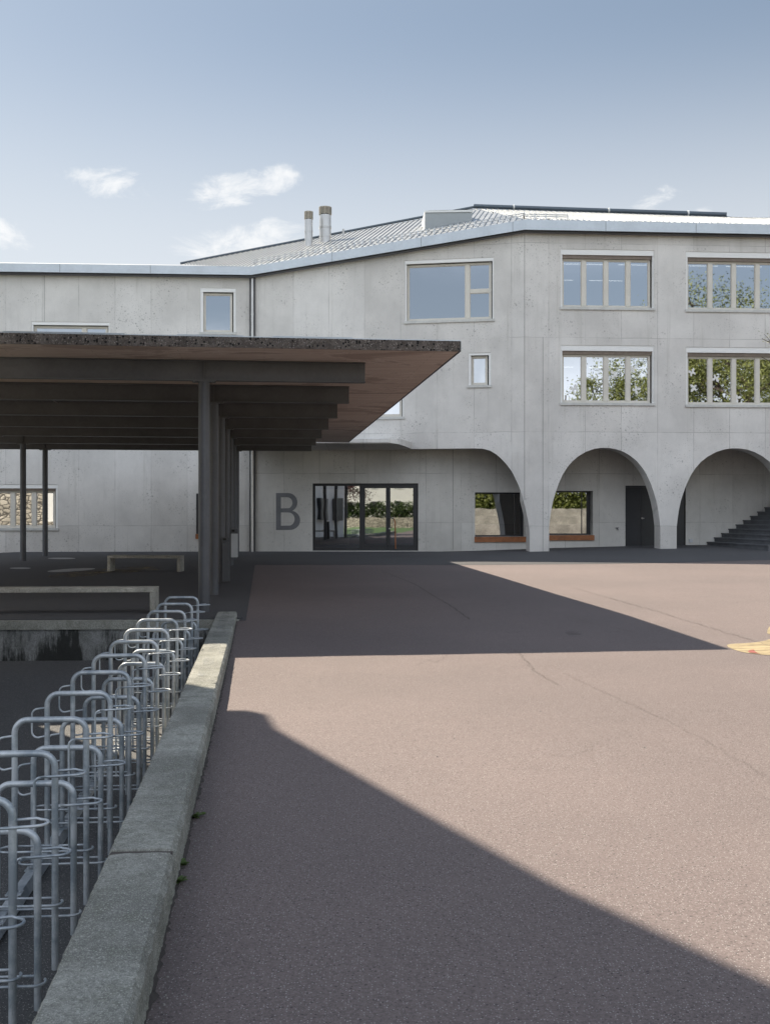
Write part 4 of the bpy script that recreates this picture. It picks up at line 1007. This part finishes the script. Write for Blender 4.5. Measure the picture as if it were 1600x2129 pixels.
# ------------------------------------------------------------ bicycle stands
RX = lambda y: -1.19 - .0885 * y - .215      # centre line of the hoops
RZ = R(4.3)
def stand(y, drop):
    gz = standz(y); x = RX(y); t = thing('bicycle_stand', (x, y, gz), '', 'bicycle stand', rz=RZ)
    Mx = Matrix.Translation((x, y, gz)) @ Matrix.Rotation(RZ, 4, 'Z'); fr = lambda a, b_, c_: tuple(Mx @ Vector((a, b_, c_)))
    h = 1.05 - drop - .019; w = .205; r_ = .075
    path = [(-w, 0, .03), (-w, 0, .3), (-w, 0, h - r_)] + [tuple(p) for p in arc((-w + r_, 0, h - r_), 180, 90, r_, 7)][1:] + [tuple(p) for p in arc((w - r_, 0, h - r_), 90, 0, r_, 7)] + [(w, 0, .3), (w, 0, -.10)]
    mb = MB(); mb.tube(path, .0175, 14, fr=fr); mb.build('hoop', M['galv'], t)
    q = .0068; zt = h - .092; e = w + .128
    up_ = [(w + .014, .012, zt)] + [(e - .03, .02, zt + .004)] + [tuple(p) for p in arc((e - .02, -.035, zt), 80, -80, .05, 7, (1, 0, 0), (0, 1, 0))] + [(w - .01, -.095, zt - .004), (w - .05, -.095, zt - .006)] + \
        [tuple(p) for p in arc((w - .045, -.095, zt - .041), 90, 180, .035, 5)] + [(w - .08, -.095, zt - .2), (w - .08, -.085, .295 - drop)]
    mb = MB(); mb.tube(up_, q, 8, fr=fr); mb.build('upper_guide', M['galv'], t)
    zl = .285 - drop if drop < .2 else .075
    if drop > .2:
        mb = MB(); up_[-1] = (w - .08, -.085, zl)
        t.children[1]; 
    lo = [(w - .012, .03, zl), (-w - .02, .03, zl)] + [tuple(p) for p in arc((-w - .025, -.025, zl), 90, 270, .055, 6, (1, 0, 0), (0, 1, 0))] + [(w + .0, -.08, zl)] + [tuple(p) for p in arc((w + .0, -.035, zl), -90, 40, .045, 6, (1, 0, 0), (0, 1, 0))]
    mb = MB(); mb.tube(lo, q, 8, fr=fr)
    mb.tube([(w - .09, -.08, zl), (w - .07, -.08, zl)], q * 1.7, 8, fr=fr)      # weld
    mb.build('lower_guide', M['galv'], t)
    za = zt - .005; zb0 = za - .19; lx = -w - .095; rr = .04
    dl = [(-w - .01, 0, za + .004), (lx + rr, -.01, za)] + [tuple(p) for p in arc((lx + rr, -.012, za - rr), 90, 180, rr, 5)] + [tuple(p) for p in arc((lx + rr, -.012, zb0 + rr), 180, 270, rr, 5)] + [(-w - .01, 0, zb0 + .008)]
    mb = MB(); mb.tube(dl, q, 8, fr=fr); mb.build('side_loop', M['galv'], t)
    mb = MB(); mb.box(-w - .045, -w + .045, -.04, .04, .018, .026, fr)
    for dx in (-.032, .032): mb.tube([(-w + dx, 0, .024), (-w + dx, 0, .036)], .007, 6, fr=fr, smooth=False)
    mb.build('foot_plate', M['galv'], t)
    return t
ORD = ['first', 'second', 'third', 'fourth', 'fifth', 'sixth', 'seventh', 'eighth', 'ninth', 'tenth', 'eleventh', 'twelfth', 'thirteenth']
protoH = stand(4.54, 0.0); protoL = stand(4.13, .26)
for k in range(12):
    y = 4.54 + .82 * k; o = protoH if k == 0 else copy_tree(protoH, (RX(y), y, standz(y) - .006 * k))
    tagp(o, 'tall galvanised bicycle stand, %s tall hoop counted back from the camera' % ORD[k] if k < 11 else 'tall galvanised bicycle stand, the last one by the retaining wall', 'bicycle stand', 'tall bicycle stands along the low wall')
for k in range(12):
    y = 4.13 + .82 * k; o = protoL if k == 0 else copy_tree(protoL, (RX(y) + .01, y, standz(y) - .006 * k))
    tagp(o, 'short galvanised bicycle stand, %s low hoop counted back from the camera' % ORD[k] if k < 11 else 'short galvanised bicycle stand, the last low hoop by the retaining wall', 'bicycle stand', 'short bicycle stands between the tall ones')
mb = MB(); ya_, yb_ = 2.0, 14.1
def rl(y, dx, z): return (RX(y) - .205 + dx, y, standz(y) + z - .008 * (y - 4.5))
mb.hexa([rl(ya_, -.055, -.035), rl(ya_, .055, -.035), rl(yb_, .055, -.035), rl(yb_, -.055, -.035), rl(ya_, -.028, .018), rl(ya_, .028, .018), rl(yb_, .028, .018), rl(yb_, -.028, .018)])
for k in range(12):
    y = 4.3 + .82 * k; mb.hexa([rl(y - .03, -.1, -.16), rl(y - .03, .1, -.16), rl(y + .03, .1, -.16), rl(y + .03, -.1, -.16), rl(y - .03, -.03, -.0), rl(y - .03, .03, -.0), rl(y + .03, .03, -.0), rl(y + .03, -.03, -.0)])
rail = mb.build('base_rail', M['galv'], origin=(RX(4.5) - .2, 4.5, standz(4.5)), label='long galvanised rail bolted to the ground under the bicycle stands', cat='base rail')

# ------------------------------------------------------------ weeds at the foot of the low wall
def weed(px, py, s, label, seed):
    x, y = onground(px, py); rnd = random.Random(seed); z = gh(x, y); mb = MB()
    for i in range(9):
        a = rnd.uniform(-1.3, 1.3); l = s * rnd.uniform(.5, 1); w = l * .22; up0 = rnd.uniform(.3, .9)
        d = Vector((math.cos(a), math.sin(a), up0)).normalized(); sd = d.cross(Vector((0, 0, 1))).normalized()
        o = Vector((x, y, z)); pts = [o, o + d * l * .4 + sd * w, o + d * l * .75 + sd * w * .7 - Vector((0, 0, .05 * l)), o + d * l - Vector((0, 0, .2 * l)), o + d * l * .75 - sd * w * .7 - Vector((0, 0, .05 * l)), o + d * l * .4 - sd * w]
        mb.add(pts, [(0, 1, 2, 3, 4, 5)])
    mb.build('weed', M['weed'], origin=(x, y, z), label=label, cat='weed', group='weeds at the foot of the low wall')
M['weed'] = leafm('weed_leaves', (.05, .09, .02), (.10, .15, .04))
weed(401, 1700, .085, 'leafy green weed furthest along the low wall foot', 1); weed(374, 1800, .06, 'thin green weed in the gap, middle of the three', 2); weed(366, 1835, .07, 'green weed nearest the camera at the wall foot', 3)

# loose grit and pebbles in the yard and along the wall foot
rnd = random.Random(55); mb = MB()
for i in range(620):
    if i < 330: y = rnd.uniform(3.2, 14); x = RX(y) + rnd.uniform(-1.6, .42); z = sunkz(y)
    elif i < 480: y = rnd.uniform(2.2, 13); x = WR(y) + abs(rnd.gauss(0, .05)) + .015; z = gh(x, y)
    else: y = rnd.uniform(3, 22); x = rnd.uniform(WR(y) + .1, 7); z = gh(x, y)
    s_ = rnd.uniform(.002, .006) * (1.6 if rnd.random() < .1 and i < 330 else 1); a = rnd.uniform(0, 3)
    c_, sn = math.cos(a) * s_, math.sin(a) * s_
    mb.hexa([(x - c_, y - sn, z), (x + sn, y - c_, z), (x + c_ * 1.3, y + sn, z), (x - sn, y + c_, z), (x - c_ * .6, y - sn * .6, z + s_), (x + sn * .6, y - c_ * .6, z + s_), (x + c_ * .8, y + sn * .6, z + s_ * .8), (x - sn * .6, y + c_ * .6, z + s_)])
M['pebble'] = plain('pebble', (.20, .19, .18), .85, 0, .5, 30)
mb.build('grit', M['pebble'], kind='stuff')
# ------------------------------------------------------------ neighbouring house (left, outside the picture; throws the near shadow)
hs = thing('house', (-10, 9, -.6), 'white rendered house with a rubble stone base left of the yard, throwing the near shadow', 'house')
roofp = [(-6.03, 13.43), (-5.9, 12.89), (-4.83, 10.62), (-4.38, 9.7), (-3.8, 8.75), (-2.81, 7.15), (-2.9, 5.6), (-22, 5.6), (-22, 13.43)]
wallp = [(-6.05, 13.25), (-5.1, 10.9), (-4.2, 8.3), (-3.35, 6.8), (-3.4, 6.2), (-21.4, 6.2), (-21.4, 12.95), (-6.9, 12.95), (-6.3, 13.15)]
mb = MB(); mb.prism(wallp, -1.2, 6.75); hw_ = mb.build('wall', M['house'], hs)
mb = MB(); mb.prism([(-21.5, 12.952), (-16.6, 12.952), (-16.6, 13.06), (-21.5, 13.06)], -.6, 4.2); mb.prism([(-16.598, 12.952), (-6.9, 12.952), (-6.9, 13.03), (-16.598, 13.03)], -.6, .9); mb.build('stone_base', M['stone'], hs)
for (ax, ay, bx, by) in ((-5.6, 12.1, -5.25, 11.25), (-4.85, 10.1, -4.5, 9.15), (-4.0, 7.95, -3.65, 7.3)):
    for z in (.9, 3.9):
        nx_, ny_ = (by - ay) * -1, (bx - ax); l_ = math.hypot(nx_, ny_); nx_, ny_ = nx_ / l_, ny_ / l_
        mb = MB(); mb.prism([(ax - .1 * nx_, ay - .1 * ny_), (bx - .1 * nx_, by - .1 * ny_), (bx + .3 * nx_, by + .3 * ny_), (ax + .3 * nx_, ay + .3 * ny_)], z, z + 1.4); mb.build('window', M['dark'], hs)
mb = MB(); mb.prism(roofp, 6.76, 7.0); mb.build('roof', M['tile'], hs)
for x in (-20, -14.2, -10):
    mb = MB(); mb.box(x, x + 1.0, 12.954, 12.99, 4.4, 5.8); f_ = mb.build('window', M['white'], hs)
    mb = MB(); mb.box(x + .08, x + .92, 12.992, 12.998, 4.48, 5.72); mb.build('pane', M['glassdark'], f_)

# ------------------------------------------------------------ things behind the camera that the windows reflect
def tree(x, y, h, crown_r, leaf, label, seed, trunk_r=.28, n=9000, ls=.22, zc=.62, squash=.75, leaf_only_z=None, cat='tree', dens=26):
    rnd = random.Random(seed); z0 = gh(x, y) if x > WR(y) else -.6; t = thing('tree', (x, y, z0), label, cat)
    mb = MB(); top = h * .55; base = Vector((x, y, z0)); tips = []
    mb.tube([tuple(base), (x + .1, y, z0 + h * .2), (x - .05, y + .1, z0 + top)], trunk_r, 10, r2=trunk_r * .6)
    for i in range(9):
        a = rnd.uniform(0, 6.28); zs = z0 + h * rnd.uniform(.28, .6); l = crown_r * rnd.uniform(.6, .95)
        p0 = Vector((x, y, zs)); p2 = p0 + Vector((math.cos(a) * l, math.sin(a) * l, h * rnd.uniform(.12, .38))); p1 = (p0 + p2) / 2 + Vector((0, 0, -.05 * h))
        mb.tube([tuple(p0), tuple(p1), tuple(p2)], trunk_r * .45, 6, r2=trunk_r * .1)
        for j in range(4):
            b0 = p1.lerp(p2, rnd.random()); b1 = b0 + Vector((rnd.uniform(-1, 1), rnd.uniform(-1, 1), rnd.uniform(-.1, .9))) * crown_r * .45; mb.tube([tuple(b0), tuple(b1)], trunk_r * .14, 5, r2=.015); tips.append(b1)
        tips.append(p2)
    mb.build('trunk', M['bark'], t)
    mb = MB(); cen = Vector((x, y, z0 + h * zc)); cl_ = []
    for i in range(dens):
        while True:
            v = Vector((rnd.uniform(-1, 1), rnd.uniform(-1, 1), rnd.uniform(-1, 1)))
            if .35 < v.length < 1: break
        cl_.append((cen + Vector((v.x * crown_r, v.y * crown_r, v.z * crown_r * squash * (h * .38 / (crown_r * .75)))), crown_r * rnd.uniform(.16, .34)))
    cl_ += [(p, crown_r * rnd.uniform(.12, .25)) for p in tips]
    vs = []; fs = []
    for i in range(n):
        c_, rr = cl_[rnd.randrange(len(cl_))]; p = c_ + Vector((rnd.gauss(0, 1), rnd.gauss(0, 1), rnd.gauss(0, .8))) * rr * .6
        u = Vector((rnd.gauss(0, 1), rnd.gauss(0, 1), rnd.gauss(0, 1))).normalized(); w = u.orthogonal().normalized(); s_ = ls * rnd.uniform(.5, 1.1)
        k = len(vs); vs += [tuple(p + u * s_), tuple(p + w * s_ * .45), tuple(p - u * s_), tuple(p - w * s_ * .45)]; fs.append((k, k + 1, k + 2, k + 3))
    mb.add(vs, fs); mb.build('crown', M[leaf], t)
    return t
tree(21.5, 1, 11.5, 4.6, 'leaf', 'broad spring-green tree behind the terrace wall, reflected in the middle windows', 11, .3, 42000, .095)
tree(29.5, 1.5, 17.5, 6.5, 'leaf', 'tallest half-bare tree, reflected in the right-hand windows', 12, .42, 42000, .10, .58, .9, dens=40)
tree(38, -4, 16, 6, 'leaf', 'large tree at the right end of the terraces', 13, .4, 20000, .14)
tree(-7.2, -41, 7.5, 3.2, 'leafred', 'dark red-leaved tree behind the garden wall, reflected in the entrance', 14, .22, 9000, .13)
tree(-15, -44, 9, 3.6, 'leaf', 'green garden tree left of the red one', 15, .25, 6000, .2)
tree(4.5, -43, 9, 3.4, 'leaf', 'green garden tree right of the red one', 16, .25, 6000, .2)
# garden wall, hedge and houses behind
mb = MB(); mb.box(-26, 9, -38.4, -38, -.3, .75); mb.build('garden_wall', M['stone'], origin=(-8, -38.2, -.1), label='low rubble garden wall closing the court behind the camera', cat='garden wall')
rnd = random.Random(21); mb = MB(); vs = []; fs = []
for i in range(16000):
    p = Vector((rnd.uniform(-26, 9), rnd.uniform(-40.6, -39.2), rnd.uniform(.1, 2.2 + .3 * math.sin(rnd.random() * 6)))); u = Vector((rnd.gauss(0, 1), rnd.gauss(0, 1), rnd.gauss(0, 1))).normalized(); w = u.orthogonal().normalized(); k = len(vs)
    vs += [tuple(p + u * .16), tuple(p + w * .09), tuple(p - u * .16), tuple(p - w * .09)]; fs.append((k, k + 1, k + 2, k + 3))
mb.add(vs, fs); mb.build('hedge', M['leafhedge'], origin=(-8, -40, 0), label='clipped green hedge above the rubble garden wall', cat='hedge')
def vhouse(x0, x1, y0, y1, h, rise, label, wins, m_='house'):
    t = thing('house', ((x0 + x1) / 2, (y0 + y1) / 2, -.2), label, 'house')
    mb = MB(); mb.box(x0, x1, y0, y1, -.5, h); mb.build('wall', M[m_], t)
    mb = MB(); ym = (y0 + y1) / 2
    mb.add([(x0 - .4, y0 - .5, h - .05), (x1 + .4, y0 - .5, h - .05), (x1 + .4, ym, h + rise), (x0 - .4, ym, h + rise), (x0 - .4, y1 + .5, h - .05), (x1 + .4, y1 + .5, h - .05)], [(0, 1, 2, 3), (3, 2, 5, 4), (0, 3, 4), (1, 5, 2), (0, 4, 5, 1)])
    mb.build('roof', M['tile'], t)
    for (a, z) in wins:
        mb = MB(); mb.box(a, a + 1.0, y1 + .002, y1 + .05, z, z + 1.5); f_ = mb.build('window', M['white'], t)
        mb = MB(); mb.box(a + .1, a + .9, y1 + .052, y1 + .06, z + .1, z + 1.4); mb.build('pane', M['dark'], f_)
vhouse(-30, -10.5, -62, -52, 7, 3, 'white house with tiled roof behind the hedge, left of the red tree', [(x, z) for x in (-28, -24, -20, -16, -13) for z in (1.2, 4.2)])
vhouse(-8.5, 7, -66, -54, 8.5, 3.2, 'taller white house behind the hedge, right of the red tree', [(x, z) for x in (-7, -4, -1, 2, 5) for z in (1.2, 4.2, 6.4)])
# concrete terraces on the right
tr = thing('terrace', (22, 8, 0), 'stepped pale concrete seating terraces below the trees, right of the court', 'terrace')
for i, (y1, z1) in enumerate(((9.5, .62), (8.2, 1.15), (6.9, 1.65))):
    mb = MB(); mb.box(12 + i * .3, 45, y1 - 1.298, y1, -.3, z1); mb.build('step', M['benchc'], tr)
mb = MB(); mb.box(12.9, 45, -14, 5.58, -.3, 1.62); mb.build('grass_bank', M['grass'], kind='structure')

rnd = random.Random(22); vs = []; fs = []
for i in range(26000):
    p = Vector((rnd.uniform(13, 42), rnd.uniform(3.2, 5.0), 1.6 + abs(rnd.gauss(0, .8)))); u = Vector((rnd.gauss(0, 1), rnd.gauss(0, 1), rnd.gauss(0, 1))).normalized(); w = u.orthogonal().normalized(); k = len(vs)
    vs += [tuple(p + u * .12), tuple(p + w * .07), tuple(p - u * .12), tuple(p - w * .07)]; fs.append((k, k + 1, k + 2, k + 3))
mb = MB(); mb.add(vs, fs); mb.build('hedge', M['leaf'], origin=(27, 4, 1.6), label='loose light green hedge on the bank above the concrete terraces', cat='hedge')
# ------------------------------------------------------------ young tree at the right edge: only branch tips reach the picture
def sprig():
    rnd = random.Random(33); x, y = 10.4, 22.0; z0 = gh(x, y)
    t = thing('young_tree', (x, y, z0), 'young tree with pale new leaves whose twigs reach in at the right edge', 'tree')
    mb = MB(); tips = []
    mb.tube([(x, y, z0), (x + .05, y, z0 + 3), (x, y, z0 + 7)], .11, 8, r2=.03)
    for i in range(26):
        a = rnd.uniform(0, 6.28) if i > 8 else math.pi + rnd.uniform(-.5, .5); zs = z0 + rnd.uniform(2.4, 6.6); l = rnd.uniform(1.2, 2.1)
        if i in (1, 3, 5): l = 2.55; zs = z0 + (3.9, 4.3, 3.6)[i // 2]
        p0 = Vector((x, y, zs)); p1 = p0 + Vector((math.cos(a) * l * .6, math.sin(a) * l * .6 * .4, .25)); p2 = p0 + Vector((math.cos(a) * l, math.sin(a) * l * .4, .8))
        mb.tube([tuple(p0), tuple(p1), tuple(p2)], .022, 6, r2=.006)
        for j in range(14):
            b0 = p0.lerp(p1, rnd.random()) if j < 5 else p1.lerp(p2, rnd.random()); b1 = b0 + Vector((rnd.uniform(-.35, .35), rnd.uniform(-.3, .3), rnd.uniform(-.1, .45))); mb.tube([tuple(b0), tuple(b1)], .006, 4, r2=.003); tips += [b1, (b0 + b1) / 2, b0]
    mb.build('trunk', M['bark'], t)
    mb = MB(); vs = []; fs = []
    for p in tips:
        for _ in range(6):
            q_ = p + Vector((rnd.gauss(0, .06), rnd.gauss(0, .06), rnd.gauss(0, .06))); u = Vector((rnd.gauss(0, 1), rnd.gauss(0, 1), rnd.gauss(0, 1))).normalized(); w = u.orthogonal().normalized(); s_ = rnd.uniform(.014, .032); k = len(vs)
            vs += [tuple(q_ + u * s_), tuple(q_ + w * s_ * .5), tuple(q_ - u * s_), tuple(q_ - w * s_ * .5)]; fs.append((k, k + 1, k + 2, k + 3))
    mb.add(vs, fs); mb.build('crown', M['leafpale'], t)
sprig()
